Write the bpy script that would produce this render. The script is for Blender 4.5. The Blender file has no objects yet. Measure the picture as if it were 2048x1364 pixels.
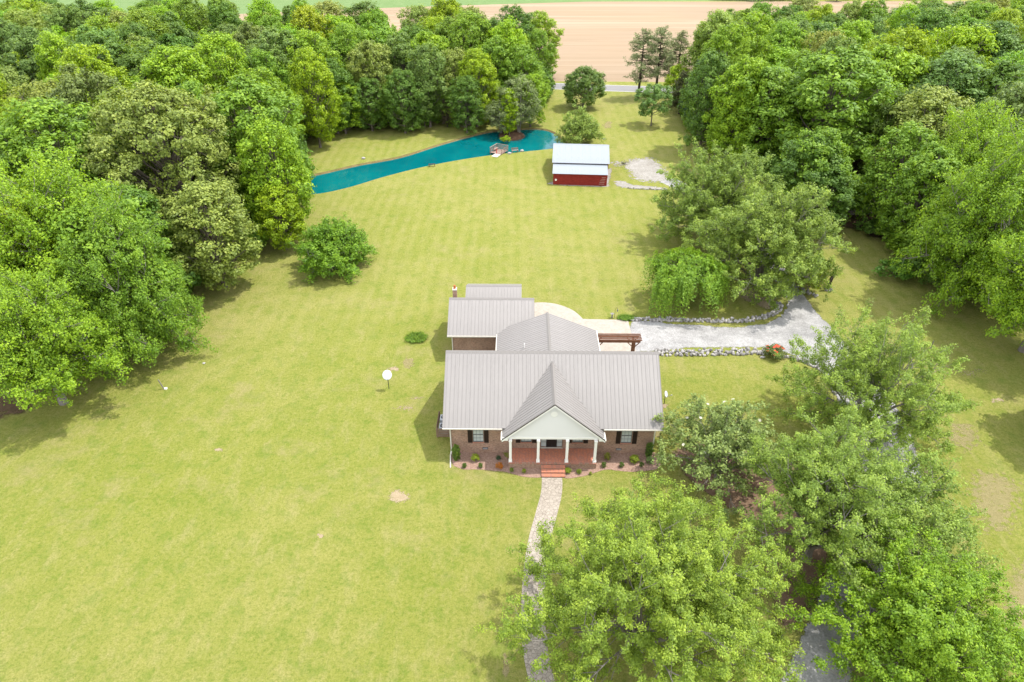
import bpy, bmesh, math, random
import numpy as np
from mathutils import Vector, Matrix
from mathutils.geometry import delaunay_2d_cdt

# ------------------------------------------------------------------ camera, sky, sun, exposure
R = math.radians
SC = bpy.context.scene
COL = SC.collection
H, PITCH, F = 42.0, R(33.9), 1365.33
cd = bpy.data.cameras.new('camera'); cam = bpy.data.objects.new('camera', cd); COL.objects.link(cam)
cd.sensor_width = 36; cd.lens = 24; cd.clip_start = 0.5; cd.clip_end = 6000
cam.location = (0, 0, H); cam.rotation_euler = (R(90) - PITCH, 0, 0)
SC.camera = cam
SUN_DIR = Vector((0.405, 0.115, 0.905)).normalized()          # towards the sun
EL = math.asin(SUN_DIR.z); AZ = math.atan2(SUN_DIR.x, SUN_DIR.y)
w = bpy.data.worlds.new('World'); SC.world = w; w.use_nodes = True
nt = w.node_tree; nt.nodes.clear()
out = nt.nodes.new('ShaderNodeOutputWorld'); bg = nt.nodes.new('ShaderNodeBackground')
sky = nt.nodes.new('ShaderNodeTexSky'); sky.sky_type = 'NISHITA'; sky.sun_disc = False
sky.sun_elevation = EL; sky.sun_rotation = AZ; sky.dust_density = 2.0
tc = nt.nodes.new('ShaderNodeTexCoord'); cn = nt.nodes.new('ShaderNodeTexNoise')
cn.inputs['Scale'].default_value = 2.6; cn.inputs['Detail'].default_value = 6
cr = nt.nodes.new('ShaderNodeValToRGB'); cr.color_ramp.elements[0].position = .36; cr.color_ramp.elements[1].position = .56
mx = nt.nodes.new('ShaderNodeMix'); mx.data_type = 'RGBA'; mx.inputs[7].default_value = (12.0, 12.1, 12.4, 1)
nt.links.new(tc.outputs['Generated'], cn.inputs['Vector']); nt.links.new(cn.outputs[0], cr.inputs[0])
nt.links.new(cr.outputs[0], mx.inputs[0]); nt.links.new(sky.outputs[0], mx.inputs[6])
nt.links.new(mx.outputs[2], bg.inputs[0]); nt.links.new(bg.outputs[0], out.inputs[0])
bg.inputs[1].default_value = 0.15
sd = bpy.data.lights.new('sun', 'SUN'); sd.energy = 3.4; sd.angle = R(0.9); sd.color = (1, .955, .88)
sun = bpy.data.objects.new('sun', sd); COL.objects.link(sun); sun.rotation_euler = SUN_DIR.to_track_quat('Z', 'Y').to_euler()
sun.location = (60, 20, 120)
vs = SC.view_settings; vs.view_transform = 'Standard'; vs.look = 'None'; vs.gamma = 1; vs.use_curve_mapping = False; vs.exposure = 0.74
SC.cycles.max_bounces = 6; SC.cycles.transparent_max_bounces = 10

def G(px, py, h=0.0):
    """point at height h above the ground seen at photo pixel px, py"""
    a = PITCH + math.atan((py - 682) / F); D = (H - h) / math.tan(a)
    Z = D * math.cos(PITCH) + (H - h) * math.sin(PITCH)
    return ((px - 1024) / F * Z, D)

# ------------------------------------------------------------------ object helpers
def tag(o, label=None, cat=None, group=None, kind=None):
    if label: o['label'] = label
    if cat: o['category'] = cat
    if group: o['group'] = group
    if kind: o['kind'] = kind
    return o
def empty(name, loc=(0, 0, 0), rz=0.0, label=None, cat=None, group=None):
    o = bpy.data.objects.new(name, None); COL.objects.link(o); o.empty_display_size = .3
    o.location = loc; o.rotation_euler = (0, 0, rz)
    return tag(o, label, cat, group)
def link(name, me, parent=None):
    o = bpy.data.objects.new(name, me); COL.objects.link(o)
    if parent: o.parent = parent
    return o

class MB:
    def __init__(s): s.v = []; s.f = []; s.m = []
    def add(s, vs, fs, mi=0):
        b = len(s.v); s.v += [tuple(p) for p in vs]
        for f in fs: s.f.append(tuple(b + i for i in f)); s.m.append(mi)
        return s
    def box(s, x0, x1, y0, y1, z0, z1, mi=0):
        return s.add([(x0,y0,z0),(x1,y0,z0),(x1,y1,z0),(x0,y1,z0),(x0,y0,z1),(x1,y0,z1),(x1,y1,z1),(x0,y1,z1)],
                     [(0,3,2,1),(4,5,6,7),(0,1,5,4),(1,2,6,5),(2,3,7,6),(3,0,4,7)], mi)
    def beam(s, a, b, w, h, mi=0, up=(0, 0, 1)):
        a = Vector(a); b = Vector(b); d = (b - a).normalized(); u = Vector(up)
        if abs(d.dot(u)) > .98: u = Vector((0, 1, 0))
        x = d.cross(u).normalized() * w / 2; y = x.cross(d).normalized() * h / 2
        vs = [a-x-y, a+x-y, a+x+y, a-x+y, b-x-y, b+x-y, b+x+y, b-x+y]
        return s.add(vs, [(0,3,2,1),(4,5,6,7),(0,1,5,4),(1,2,6,5),(2,3,7,6),(3,0,4,7)][::1], mi)
    def tube(s, pts, rad, n=6, mi=0, cap=True):
        P = [Vector(p) for p in pts]
        if not hasattr(rad, '__len__'): rad = [rad] * len(P)
        vs = []; fs = []
        for i, p in enumerate(P):
            d = (P[min(i+1, len(P)-1)] - P[max(i-1, 0)]).normalized()
            u = Vector((0, 0, 1)) if abs(d.z) < .9 else Vector((1, 0, 0))
            a = d.cross(u).normalized(); b = d.cross(a)
            for k in range(n):
                t = 2 * math.pi * k / n
                vs.append(p + a * math.cos(t) * rad[i] + b * math.sin(t) * rad[i])
        for i in range(len(P) - 1):
            for k in range(n):
                fs.append((i*n+k, i*n+(k+1) % n, (i+1)*n+(k+1) % n, (i+1)*n+k))
        if cap: fs.append(tuple(range(n))[::-1]); fs.append(tuple((len(P)-1)*n+k for k in range(n)))
        return s.add(vs, fs, mi)
    def cone(s, c, r0, r1, h, n=12, mi=0): return s.tube([c, (c[0], c[1], c[2]+h)], [r0, max(r1, .001)], n, mi)
    def prism(s, poly, axis, a, b, mi=0):
        """poly of 2D points extruded along axis 0 x, 1 y, 2 z"""
        def P(p, t): return (t, p[0], p[1]) if axis == 0 else ((p[0], t, p[1]) if axis == 1 else (p[0], p[1], t))
        n = len(poly); vs = [P(p, a) for p in poly] + [P(p, b) for p in poly]
        fs = [tuple(range(n))[::-1], tuple(range(n, 2*n))] + [(i, (i+1) % n, n+(i+1) % n, n+i) for i in range(n)]
        return s.add(vs, fs, mi)
    def mesh(s, name, mats, smooth=False):
        me = bpy.data.meshes.new(name); me.from_pydata(s.v, [], s.f)
        for m in (mats if isinstance(mats, (list, tuple)) else [mats]): me.materials.append(m)
        me.polygons.foreach_set('material_index', s.m)
        bm = bmesh.new(); bm.from_mesh(me); bmesh.ops.recalc_face_normals(bm, faces=bm.faces)
        uv = bm.loops.layers.uv.new('UVMap')
        for f in bm.faces:
            n = f.normal; ax = max(range(3), key=lambda i: abs(n[i])); f.smooth = smooth
            for l in f.loops:
                c = l.vert.co; l[uv].uv = (c.y, c.z) if ax == 0 else ((c.x, c.z) if ax == 1 else (c.x, c.y))
        bm.to_mesh(me); bm.free(); return me
    def build(s, name, mats, parent=None, smooth=False): return link(name, s.mesh(name, mats, smooth), parent)

# ------------------------------------------------------------------ material helpers
class NT:
    def __init__(s, name, rough=.8, spec=.3):
        s.m = bpy.data.materials.new(name); s.m.use_nodes = True; s.t = s.m.node_tree; s.b = s.t.nodes['Principled BSDF']
        s.b.inputs['Roughness'].default_value = rough; s.b.inputs['Specular IOR Level'].default_value = spec
        s._c = None
    def n(s, t, **k):
        x = s.t.nodes.new(t)
        for a, b in k.items(): setattr(x, a, b)
        return x
    def l(s, a, b): s.t.links.new(a, b)
    def co(s, kind='Object'):
        if s._c is None: s._c = s.n('ShaderNodeTexCoord')
        return s._c.outputs[kind]
    def mapped(s, src, scale=(1, 1, 1), rot=(0, 0, 0), loc=(0, 0, 0)):
        m = s.n('ShaderNodeMapping'); m.inputs['Scale'].default_value = scale; m.inputs['Rotation'].default_value = rot
        m.inputs['Location'].default_value = loc; s.l(src, m.inputs['Vector']); return m.outputs[0]
    def noise(s, scale, detail=3, vec=None, rough=.55, dist=0):
        x = s.n('ShaderNodeTexNoise'); x.inputs['Scale'].default_value = scale; x.inputs['Detail'].default_value = detail
        x.inputs['Roughness'].default_value = rough; x.inputs['Distortion'].default_value = dist
        s.l(vec if vec is not None else s.co(), x.inputs['Vector']); return x.outputs[0]
    def ramp(s, src, stops):
        r = s.n('ShaderNodeValToRGB'); e = r.color_ramp.elements
        while len(e) < len(stops): e.new(.5)
        for i, (p, c) in enumerate(stops):
            e[i].position = p; e[i].color = (c, c, c, 1) if not hasattr(c, '__len__') else (*c, 1)
        s.l(src, r.inputs[0]); return r.outputs[0]
    def mix(s, fac, a, b, mode='MIX'):
        x = s.n('ShaderNodeMix'); x.data_type = 'RGBA'; x.blend_type = mode
        for i, v in ((0, fac), (6, a), (7, b)):
            if isinstance(v, (int, float)): x.inputs[i].default_value = v
            elif isinstance(v, tuple): x.inputs[i].default_value = (*v, 1)
            else: s.l(v, x.inputs[i])
        return x.outputs[2]
    def math(s, op, a, b=0.0, clamp=False):
        x = s.n('ShaderNodeMath'); x.operation = op; x.use_clamp = clamp
        for i, v in ((0, a), (1, b)):
            if isinstance(v, (int, float)): x.inputs[i].default_value = v
            else: s.l(v, x.inputs[i])
        return x.outputs[0]
    def color(s, c):
        if isinstance(c, tuple): s.b.inputs['Base Color'].default_value = (*c, 1)
        else: s.l(c, s.b.inputs['Base Color'])
        return s
    def bump(s, h, strength=.4, dist=.05):
        b = s.n('ShaderNodeBump'); b.inputs['Strength'].default_value = strength; b.inputs['Distance'].default_value = dist
        s.l(h, b.inputs['Height']); s.l(b.outputs[0], s.b.inputs['Normal']); return s
    def soft(s, noise, amp=.9, top=1.0):
        """fade the sheet out towards its rim (attribute edge: 0 rim, 1 inside), broken up by noise"""
        a = s.n('ShaderNodeAttribute'); a.attribute_name = 'edge'
        v = s.math('ADD', a.outputs['Fac'], s.math('MULTIPLY', s.math('SUBTRACT', noise, .5), amp * 2))
        al = s.math('MULTIPLY', s.ramp(v, [(.38, 0.0), (.62, 1.0)]), top)
        fe = s.ramp(a.outputs['Fac'], [(.0, 0.0), (.2, 1.0)])
        s.l(s.math('MULTIPLY', al, fe), s.b.inputs['Alpha']); return s

def simple(name, c, rough=.7, var=.12, scale=3.0, spec=.3, metal=0.0):
    n = NT(name, rough, spec); a = tuple(max(0, x * (1 - var)) for x in c); b = tuple(min(1, x * (1 + var)) for x in c)
    n.color(n.mix(n.noise(scale, 4), a, b)); n.b.inputs['Metallic'].default_value = metal; return n.m

# --- lawn
def grass_mat():
    n = NT('grass', .95, .08)
    big = n.noise(.035, 4); med = n.noise(.22, 5, rough=.65)
    streak = n.noise(.8, 6, n.mapped(n.co(), (1.0, .40, 1), (0, 0, R(-28))), .65)
    fine = n.noise(3.4, 7, rough=.80); tiny = n.noise(9, 3, rough=.8)
    c = n.mix(n.ramp(big, [(.35, 0.0), (.68, 1.0)]), (.230, .243, .044), (.308, .286, .090))
    c = n.mix(n.ramp(med, [(.42, 0.0), (.60, 1.0)]), n.mix(.5, c, (.196, .224, .036)), c)
    c = n.mix(n.math('MULTIPLY', n.ramp(streak, [(.50, 0.0), (.68, 1.0)]), .50), c, (.345, .300, .130))
    c = n.mix(n.math('MULTIPLY', n.ramp(fine, [(.50, 0.0), (.70, 1.0)]), .55), c, (.360, .310, .140))
    c = n.mix(n.math('MULTIPLY', n.ramp(fine, [(.34, 1.0), (.50, 0.0)]), .70), c, (.085, .135, .018))
    v2 = n.noise(.75, 6, rough=.7); c = n.mix(n.math('MULTIPLY', n.ramp(v2, [(.38, 1.0), (.50, 0.0)]), .42), c, (.110, .180, .020))
    c = n.mix(n.math('MULTIPLY', n.ramp(n.noise(.16, 7, rough=.75), [(.54, 0.0), (.68, 1.0)]), .50), c, (.330, .265, .135))
    # mown stripes running away from the house through the back lawn
    sx = n.n('ShaderNodeSeparateXYZ'); n.l(n.co(), sx.inputs[0])
    xw = n.math('ADD', sx.outputs[0], n.math('MULTIPLY', n.noise(.03, 1), 1.2))
    wave = n.math('SINE', n.math('MULTIPLY', xw, 3.6))
    msk = n.math('MULTIPLY', n.ramp(n.math('DIVIDE', sx.outputs[1], 200.0), [(.28, 0.0), (.34, 1.0)]), n.ramp(med, [(.35, .3), (.6, 1.0)]))
    c = n.mix(n.math('MULTIPLY', n.math('MULTIPLY', n.math('ADD', n.math('MULTIPLY', wave, .5), .5), msk), .42), c, (.310, .292, .100))
    c = n.mix(n.math('MULTIPLY', n.ramp(tiny, [(.38, 1.0), (.60, 0.0)]), .45), c, (.095, .130, .020))
    n.color(c); n.bump(n.math('ADD', n.math('MULTIPLY', fine, 1.2), tiny), .9, .14); return n.m

def soil_mat(name, a, b, soft=True, amp=.9, scale=3.0, sn=1.2, fine=8, top=1.0):
    n = NT(name, .95, .1); f = n.noise(scale, 6, rough=.7); t = n.noise(fine, 4, rough=.8)
    c = n.mix(n.ramp(f, [(.32, 0.0), (.68, 1.0)]), a, b)
    c = n.mix(n.math('MULTIPLY', n.ramp(t, [(.35, 1.0), (.62, 0.0)]), .4), c, tuple(x * .55 for x in a))
    n.color(c); n.bump(t, .5, .05)
    if soft: n.soft(n.noise(sn, 6, rough=.65), amp, top)
    return n.m

def gravel_mat(name='gravel', soft=True, a=(.225, .220, .215), b=(.310, .305, .298), amp=.55, track=(.150, .148, .146)):
    n = NT(name, .95, .1); f = n.noise(.5, 6, rough=.7); st = n.n('ShaderNodeTexVoronoi'); st.inputs['Scale'].default_value = 9
    n.l(n.co(), st.inputs['Vector'])
    c = n.mix(n.ramp(f, [(.36, 0.0), (.62, 1.0)]), a, b)
    c = n.mix(n.math('MULTIPLY', n.ramp(n.noise(.35, 5, n.mapped(n.co(), (.35, 1, 1))), [(.5, 0.0), (.66, 1.0)]), .55), c, track)
    bwv = n.n('ShaderNodeRGBToBW'); n.l(st.outputs['Color'], bwv.inputs[0]); c = n.mix(.3, c, bwv.outputs[0], 'SOFT_LIGHT')
    n.color(c); n.bump(st.outputs['Distance'], .4, .03)
    if soft: n.soft(n.noise(1.6, 6, rough=.7), amp)
    return n.m

def brick_mat(name='brick', c1=(.300, .150, .098), c2=(.150, .085, .062), mort=(.30, .25, .20), sx=1.0):
    n = NT(name, .9, .15); b = n.n('ShaderNodeTexBrick')
    b.inputs['Scale'].default_value = 1; b.inputs['Brick Width'].default_value = .215; b.inputs['Row Height'].default_value = .075
    b.inputs['Mortar Size'].default_value = .008; b.inputs['Mortar Smooth'].default_value = .2; b.inputs['Bias'].default_value = 0
    b.inputs['Color1'].default_value = (*c1, 1); b.inputs['Color2'].default_value = (*c2, 1); b.inputs['Mortar'].default_value = (*mort, 1)
    n.l(n.co('UV'), b.inputs['Vector'])
    v = n.noise(5.0, 5, n.mapped(n.co('UV'), (1, 2.6, 1)), .7); c = n.mix(n.ramp(v, [(.40, 0.0), (.58, .9)]), b.outputs[0], (.380, .260, .190))
    c = n.mix(n.math('MULTIPLY', n.ramp(n.noise(.8, 5), [(.45, 0.0), (.7, 1.0)]), .35), c, (.09, .055, .042))
    n.color(c); n.bump(n.math('SUBTRACT', 1.0, b.outputs[1]), .5, .012); return n.m

def metal_roof_mat(name, c, rough=.45, spec=.4):
    n = NT(name, rough, spec); v = n.noise(.35, 5, rough=.6); d = n.noise(1.2, 5, n.mapped(n.co(), (3, .25, 1)), .7)
    k = n.mix(n.ramp(v, [(.35, 0.0), (.65, 1.0)]), tuple(x * .93 for x in c), tuple(x * 1.05 for x in c))
    k = n.mix(n.math('MULTIPLY', n.ramp(d, [(.5, 0.0), (.75, 1.0)]), .12), k, tuple(x * .85 for x in c))
    n.color(k); return n.m

def leaf_mat(name, trans=.34, gloss=.35, yellow=.25):
    n = NT(name, .55, gloss); oi = n.n('ShaderNodeObjectInfo'); at = n.n('ShaderNodeAttribute'); at.attribute_name = 'v'
    hs = n.n('ShaderNodeHueSaturation'); n.l(oi.outputs['Color'], hs.inputs['Color'])
    n.l(n.math('ADD', n.math('MULTIPLY', at.outputs['Fac'], .95), .50), hs.inputs['Value'])
    n.l(n.math('SUBTRACT', .511, n.math('MULTIPLY', at.outputs['Fac'], .034)), hs.inputs['Hue'])
    c = hs.outputs[0]; n.color(c)
    tr = n.n('ShaderNodeBsdfTranslucent'); ms = n.n('ShaderNodeMixShader'); ms.inputs[0].default_value = trans
    n.l(n.mix(yellow, n.mix(1.0, c, (1.5, 1.5, .9), 'MULTIPLY'), (.30, .34, .02)), tr.inputs[0])
    o = n.t.nodes['Material Output']; n.l(n.b.outputs[0], ms.inputs[1]); n.l(tr.outputs[0], ms.inputs[2]); n.l(ms.outputs[0], o.inputs[0])
    return n.m

def bark_mat(name, a, b):
    n = NT(name, .95, .1); v = n.noise(3, 5, n.mapped(n.co(), (3, 3, .6)), .7); n.color(n.mix(n.ramp(v, [(.3, 0.0), (.7, 1.0)]), a, b)); n.bump(v, .6, .05); return n.m

def water_mat():
    n = NT('pond_water', .04, .5); f = n.noise(.12, 4)
    n.color(n.mix(n.ramp(f, [(.35, 0.0), (.7, 1.0)]), (.0002, .084, .098), (.0008, .120, .124)))
    n.b.inputs['IOR'].default_value = 1.33
    n.bump(n.noise(1.1, 4, n.mapped(n.co(), (1, .6, 1))), .035, .05); return n.m

def field_mat():
    n = NT('stubble', .95, .1)
    rows = n.noise(.25, 6, n.mapped(n.co(), (.06, 1.1, 1), (0, 0, R(1.5))), .75); big = n.noise(.02, 4)
    c = n.mix(n.ramp(rows, [(.3, 0.0), (.7, 1.0)]), (.215, .160, .105), (.285, .216, .150))
    c = n.mix(n.math('MULTIPLY', n.ramp(big, [(.4, 0.0), (.7, 1.0)]), .35), c, (.30, .205, .12))
    w = n.noise(.05, 3, n.mapped(n.co(), (.05, 1.6, 1), (0, 0, R(1.5)))); c = n.mix(n.math('MULTIPLY', n.ramp(w, [(.56, 0.0), (.6, 1.0), (.64, 0.0)]), .5), c, (.36, .29, .21))
    n.color(c); return n.m

def wood_mat(name, a, b):
    n = NT(name, .85, .2); v = n.noise(2.0, 5, n.mapped(n.co(), (1, 4, 4)), .65); n.color(n.mix(n.ramp(v, [(.3, 0.0), (.7, 1.0)]), a, b)); return n.m

def flag_mat():
    n = NT('flagstone', .9, .15); v = n.n('ShaderNodeTexVoronoi'); v.feature = 'DISTANCE_TO_EDGE'; v.inputs['Scale'].default_value = 3.6
    v2 = n.n('ShaderNodeTexVoronoi'); v2.inputs['Scale'].default_value = 3.6
    n.l(n.co(), v.inputs['Vector']); n.l(n.co(), v2.inputs['Vector'])
    bwv = n.n('ShaderNodeRGBToBW'); n.l(v2.outputs['Color'], bwv.inputs[0]); c = n.mix(.2, n.mix(n.noise(1.0, 5), (.270, .235, .195), (.320, .285, .240)), bwv.outputs[0], 'SOFT_LIGHT')
    c = n.mix(n.ramp(v.outputs[0], [(.0, 1.0), (.07, 0.0)]), c, (.170, .145, .115))
    n.color(c); n.bump(n.ramp(v.outputs[0], [(.0, 0.0), (.10, 1.0)]), .5, .03); return n.m

M = dict(
    grass=grass_mat(), gravel=gravel_mat(), gravel_white=gravel_mat('white_gravel', True, (.215, .200, .175), (.285, .272, .250), 1.7, (.190, .175, .150)),
    forest=soil_mat('leaf_litter', (.075, .050, .028), (.130, .088, .052), True, .8, 1.5, .35),
    bed=soil_mat('yard_soil', (.135, .085, .055), (.205, .140, .095), True, .5, 2.0, .9),
    bare=soil_mat('bare_soil', (.290, .225, .140), (.370, .300, .200), True, 1.15, 2.5, 4.5, 8, .85),
    straw=soil_mat('dead_grass', (.265, .215, .105), (.345, .290, .160), True, 1.1, 3.0, 2.2, 8, .55),
    mulch=soil_mat('bark_mulch', (.200, .120, .088), (.370, .260, .205), True, .25, 6.0, 2.0, 14),
    mulch_dark=soil_mat('island_soil', (.060, .036, .022), (.120, .070, .045), False),
    bank=soil_mat('bank_soil', (.110, .095, .035), (.210, .165, .080), False, 1, 1.5),
    concrete=soil_mat('concrete', (.320, .285, .240), (.375, .340, .295), False, 1, 1.2, 1, 3),
    asphalt=soil_mat('road_asphalt', (.200, .195, .195), (.245, .240, .240), False),
    brick=brick_mat(), brick_porch=simple('porch_brick', (.420, .165, .100), .85, .3, 9), brick_porch2=simple('porch_brick_brown', (.330, .150, .105), .85, .3, 9),
    roof=metal_roof_mat('taupe_metal_roof', (.218, .205, .196)), roof_trim=simple('taupe_trim', (.185, .172, .162), .4, .05),
    trim_dark=simple('dark_bronze_trim', (.060, .052, .046), .4, .05),
    barn_roof=metal_roof_mat('galvanised_roof', (.235, .262, .292), .45), green_roof=metal_roof_mat('green_metal_roof', (.10, .24, .19)),
    white=simple('white_paint', (.76, .75, .72), .6, .04), white_trim=simple('white_gutter', (.56, .53, .47), .5, .06),
    siding=simple('cream_siding', (.66, .655, .645), .6, .03, 1.0),
    shutter=simple('dark_shutter', (.022, .013, .010), .5, .1), black=simple('black_metal', (.015, .015, .016), .5, .1),
    door=simple('dark_door', (.020, .017, .016), .4, .1), glass=simple('window_blind', (.42, .46, .46), .12, .12, 1.5, .6),
    muntin=simple('window_muntin', (.13, .14, .14), .5, .05), vent=simple('vent_grille', (.035, .035, .04), .5, .1),
    barn=wood_mat('red_boards', (.150, .016, .012), (.260, .030, .022)), barn_dark=wood_mat('red_boards_dark', (.130, .014, .010), (.210, .024, .018)),
    timber=wood_mat('stained_timber', (.120, .050, .026), (.230, .110, .070)), deckwood=wood_mat('weathered_timber', (.170, .110, .085), (.300, .225, .190)),
    fencewood=wood_mat('fence_timber', (.150, .095, .062), (.230, .165, .115)),
    grey=simple('grey_plastic', (.30, .31, .32), .5, .08), steel=simple('galvanised_steel', (.16, .16, .165), .45, .1, metal=.3),
    dish=simple('dish_white', (.50, .52, .55), .45, .05), ac=simple('unit_casing', (.36, .39, .41), .5, .06),
    stone=simple('limestone', (.34, .325, .31), .95, .25, 2.0, .1), stone_dark=simple('grey_stone', (.21, .20, .19), .95, .35, 2.0, .1),
    flag=flag_mat(), water=water_mat(), stubble=field_mat(), crop=soil_mat('green_crop', (.110, .180, .060), (.150, .215, .085), False, 1, .2),
    leaf=leaf_mat('leaves'), leaf_gloss=leaf_mat('glossy_leaves', .25, .35, .15), needle=leaf_mat('needles', .15, .2, .1),
    bark=bark_mat('bark', (.090, .072, .055), (.190, .165, .140)), bark_grey=bark_mat('grey_bark', (.120, .105, .090), (.260, .240, .215)),
    bark_dark=bark_mat('dark_bark', (.035, .026, .020), (.085, .065, .050)),
    terracotta=simple('terracotta', (.33, .10, .035), .8, .1), red=simple('red_paint', (.40, .03, .02), .6, .1),
    petal_red=simple('red_petals', (.50, .05, .02), .6, .2), petal_white=simple('white_petals', (.62, .60, .52), .6, .05), orange=leaf_mat('orange_leaves', .2, .3, .0),
)

# ------------------------------------------------------------------ flat sheets
def smooth_poly(pts, k=4, closed=True):
    n = len(pts); o = []
    rng = range(n) if closed else range(n - 1)
    for i in rng:
        p0, p1, p2, p3 = (pts[(i-1) % n], pts[i], pts[(i+1) % n], pts[(i+2) % n]) if closed else (pts[max(i-1, 0)], pts[i], pts[i+1], pts[min(i+2, n-1)])
        for j in range(k):
            t = j / k
            o.append(tuple(.5 * (2*p1[a] + (p2[a]-p0[a])*t + (2*p0[a]-5*p1[a]+4*p2[a]-p3[a])*t*t + (3*p1[a]-p0[a]-3*p2[a]+p3[a])*t**3) for a in (0, 1)))
    if not closed: o.append(pts[-1])
    return o
def pip(x, y, poly):
    c = False; j = len(poly) - 1
    for i in range(len(poly)):
        xi, yi = poly[i]; xj, yj = poly[j]
        if (yi > y) != (yj > y) and x < (xj-xi)*(y-yi)/(yj-yi) + xi: c = not c
        j = i
    return c
def edge_dist(x, y, poly):
    m = 1e9
    for i in range(len(poly)):
        ax, ay = poly[i]; bx, by = poly[(i+1) % len(poly)]; dx, dy = bx-ax, by-ay
        t = max(0, min(1, ((x-ax)*dx + (y-ay)*dy) / (dx*dx+dy*dy+1e-9))); m = min(m, math.hypot(x-ax-t*dx, y-ay-t*dy))
    return m
def sheet(name, pts, mat, z, inset=0.0, holes=(), parent=None):
    """flat sheet from a ground outline; inset > 0 stores the rim distance as attribute edge"""
    V = []; E = []
    for lp in [pts] + list(holes):
        b = len(V); V += [Vector(p) for p in lp]; E += [(b+i, b+(i+1) % len(lp)) for i in range(len(lp))]
    if inset > 0:
        x0, x1 = min(p[0] for p in pts), max(p[0] for p in pts); y0, y1 = min(p[1] for p in pts), max(p[1] for p in pts)
        st = max(inset * .6, math.sqrt((x1-x0)*(y1-y0) / 2500)); x = x0
        while x < x1:
            y = y0
            while y < y1:
                if pip(x, y, pts) and edge_dist(x, y, pts) > st * .4: V.append(Vector((x, y)))
                y += st
            x += st
    vv, ee, ff, *_ = delaunay_2d_cdt(V, E, [], 0, 1e-5)
    F2 = []
    for f in ff:
        cx = sum(vv[i].x for i in f) / 3; cy = sum(vv[i].y for i in f) / 3
        if pip(cx, cy, pts) and not any(pip(cx, cy, h) for h in holes): F2.append(tuple(f))
    me = bpy.data.meshes.new(name); me.from_pydata([(p.x, p.y, z) for p in vv], [], F2); me.materials.append(mat)
    if inset > 0:
        a = me.attributes.new('edge', 'FLOAT', 'POINT')
        a.data.foreach_set('value', [min(1.0, edge_dist(p.x, p.y, pts) / inset) for p in vv])
    bm = bmesh.new(); bm.from_mesh(me)
    for f in bm.faces:
        if f.normal.z < 0: f.normal_flip()
    bm.to_mesh(me); bm.free()
    o = link(name, me, parent); 
    if not parent: o['kind'] = 'structure'
    return o
def gp(l): return [G(*p) for p in l]
def jit(pts, a, seed=1):
    r = random.Random(seed); return [(x + r.uniform(-a, a), y + r.uniform(-a, a)) for x, y in pts]

pond_pts = smooth_poly(gp([(560, 400), (600, 389), (640, 387), (700, 374), (770, 353), (850, 333), (930, 318), (1000, 308), (1060, 302), (1105, 297), (1135, 290),
                           (1122, 272), (1100, 260), (1075, 256), (1030, 257), (990, 260), (950, 268), (880, 287), (800, 312), (720, 327), (650, 343), (600, 354), (560, 366)]), 4)
pond_pts = [p for p in pond_pts]
sheet('ground', [(-1500, -60), (1500, -60), (1500, 3000), (-1500, 3000)], M['grass'], 0, holes=[pond_pts])
# the bank falls to the water
cx = sum(p[0] for p in pond_pts) / len(pond_pts); cy = sum(p[1] for p in pond_pts) / len(pond_pts)
def offset(poly, d):
    n = len(poly); o = []; area = sum(poly[i][0]*poly[(i+1) % n][1] - poly[(i+1) % n][0]*poly[i][1] for i in range(n)); sg = 1 if area > 0 else -1
    for i in range(n):
        ax, ay = poly[i-1]; bx, by = poly[(i+1) % n]; dx, dy = bx-ax, by-ay; L = math.hypot(dx, dy) or 1
        o.append((poly[i][0] - dy/L*d*sg, poly[i][1] + dx/L*d*sg))
    return o
inner = offset(jit(pond_pts, .05), .7)
b = MB(); n = len(pond_pts)
b.add([(x, y, 0) for x, y in pond_pts] + [(x, y, -.5) for x, y in inner], [(i, (i+1) % n, n+(i+1) % n, n+i) for i in range(n)])
tag(b.build('pond_bank', M['bank']), kind='structure')
sheet('pond_water', offset(pond_pts, .1), M['water'], -.26)

# far fields and the road
sheet('stubble_field', [G(1000, 162), G(1700, 166), G(3200, 178), G(3200, 6), G(1900, 2), G(1500, 3), G(1181, 3), G(819, 14), G(560, 24), G(380, 33), G(380, 80), G(900, 150)], M['stubble'], .004)
sheet('crop_field', [G(1181, 3), G(819, 14), G(560, 24), G(380, 33), G(-300, 75), (-900, 330), (-900, 1500), (900, 1500), (700, 420), G(1500, 1)], M['crop'], .008)
def ribbon(pts, wd, k=5):
    c = smooth_poly(pts, k, False); l = []; r = []
    for i in range(len(c)):
        a = c[max(i-1, 0)]; d = c[min(i+1, len(c)-1)]; dx, dy = d[0]-a[0], d[1]-a[1]; L = math.hypot(dx, dy)
        ww = wd[0] + (wd[1]-wd[0]) * i/(len(c)-1) if hasattr(wd, '__len__') else wd
        l.append((c[i][0]-dy/L*ww/2, c[i][1]+dx/L*ww/2)); r.append((c[i][0]+dy/L*ww/2, c[i][1]-dx/L*ww/2))
    return l + r[::-1]
sheet('road', ribbon([G(-1200, 132), G(600, 160), G(1100, 172), G(1280, 178), G(2000, 196), G(3600, 240)], 6.2), M['asphalt'], .012)
b = MB()
for side in (-2.9, 2.9):
    c = smooth_poly([G(900, 167), G(1100, 172), G(1280, 178), G(1500, 184)], 4, False)
    for i in range(len(c)-1): b.add([(c[i][0], c[i][1]+side-.06, .016), (c[i+1][0], c[i+1][1]+side-.06, .016), (c[i+1][0], c[i+1][1]+side+.06, .016), (c[i][0], c[i][1]+side+.06, .016)], [(0, 1, 2, 3)])
tag(b.build('road_marking', M['white']), kind='structure')

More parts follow.
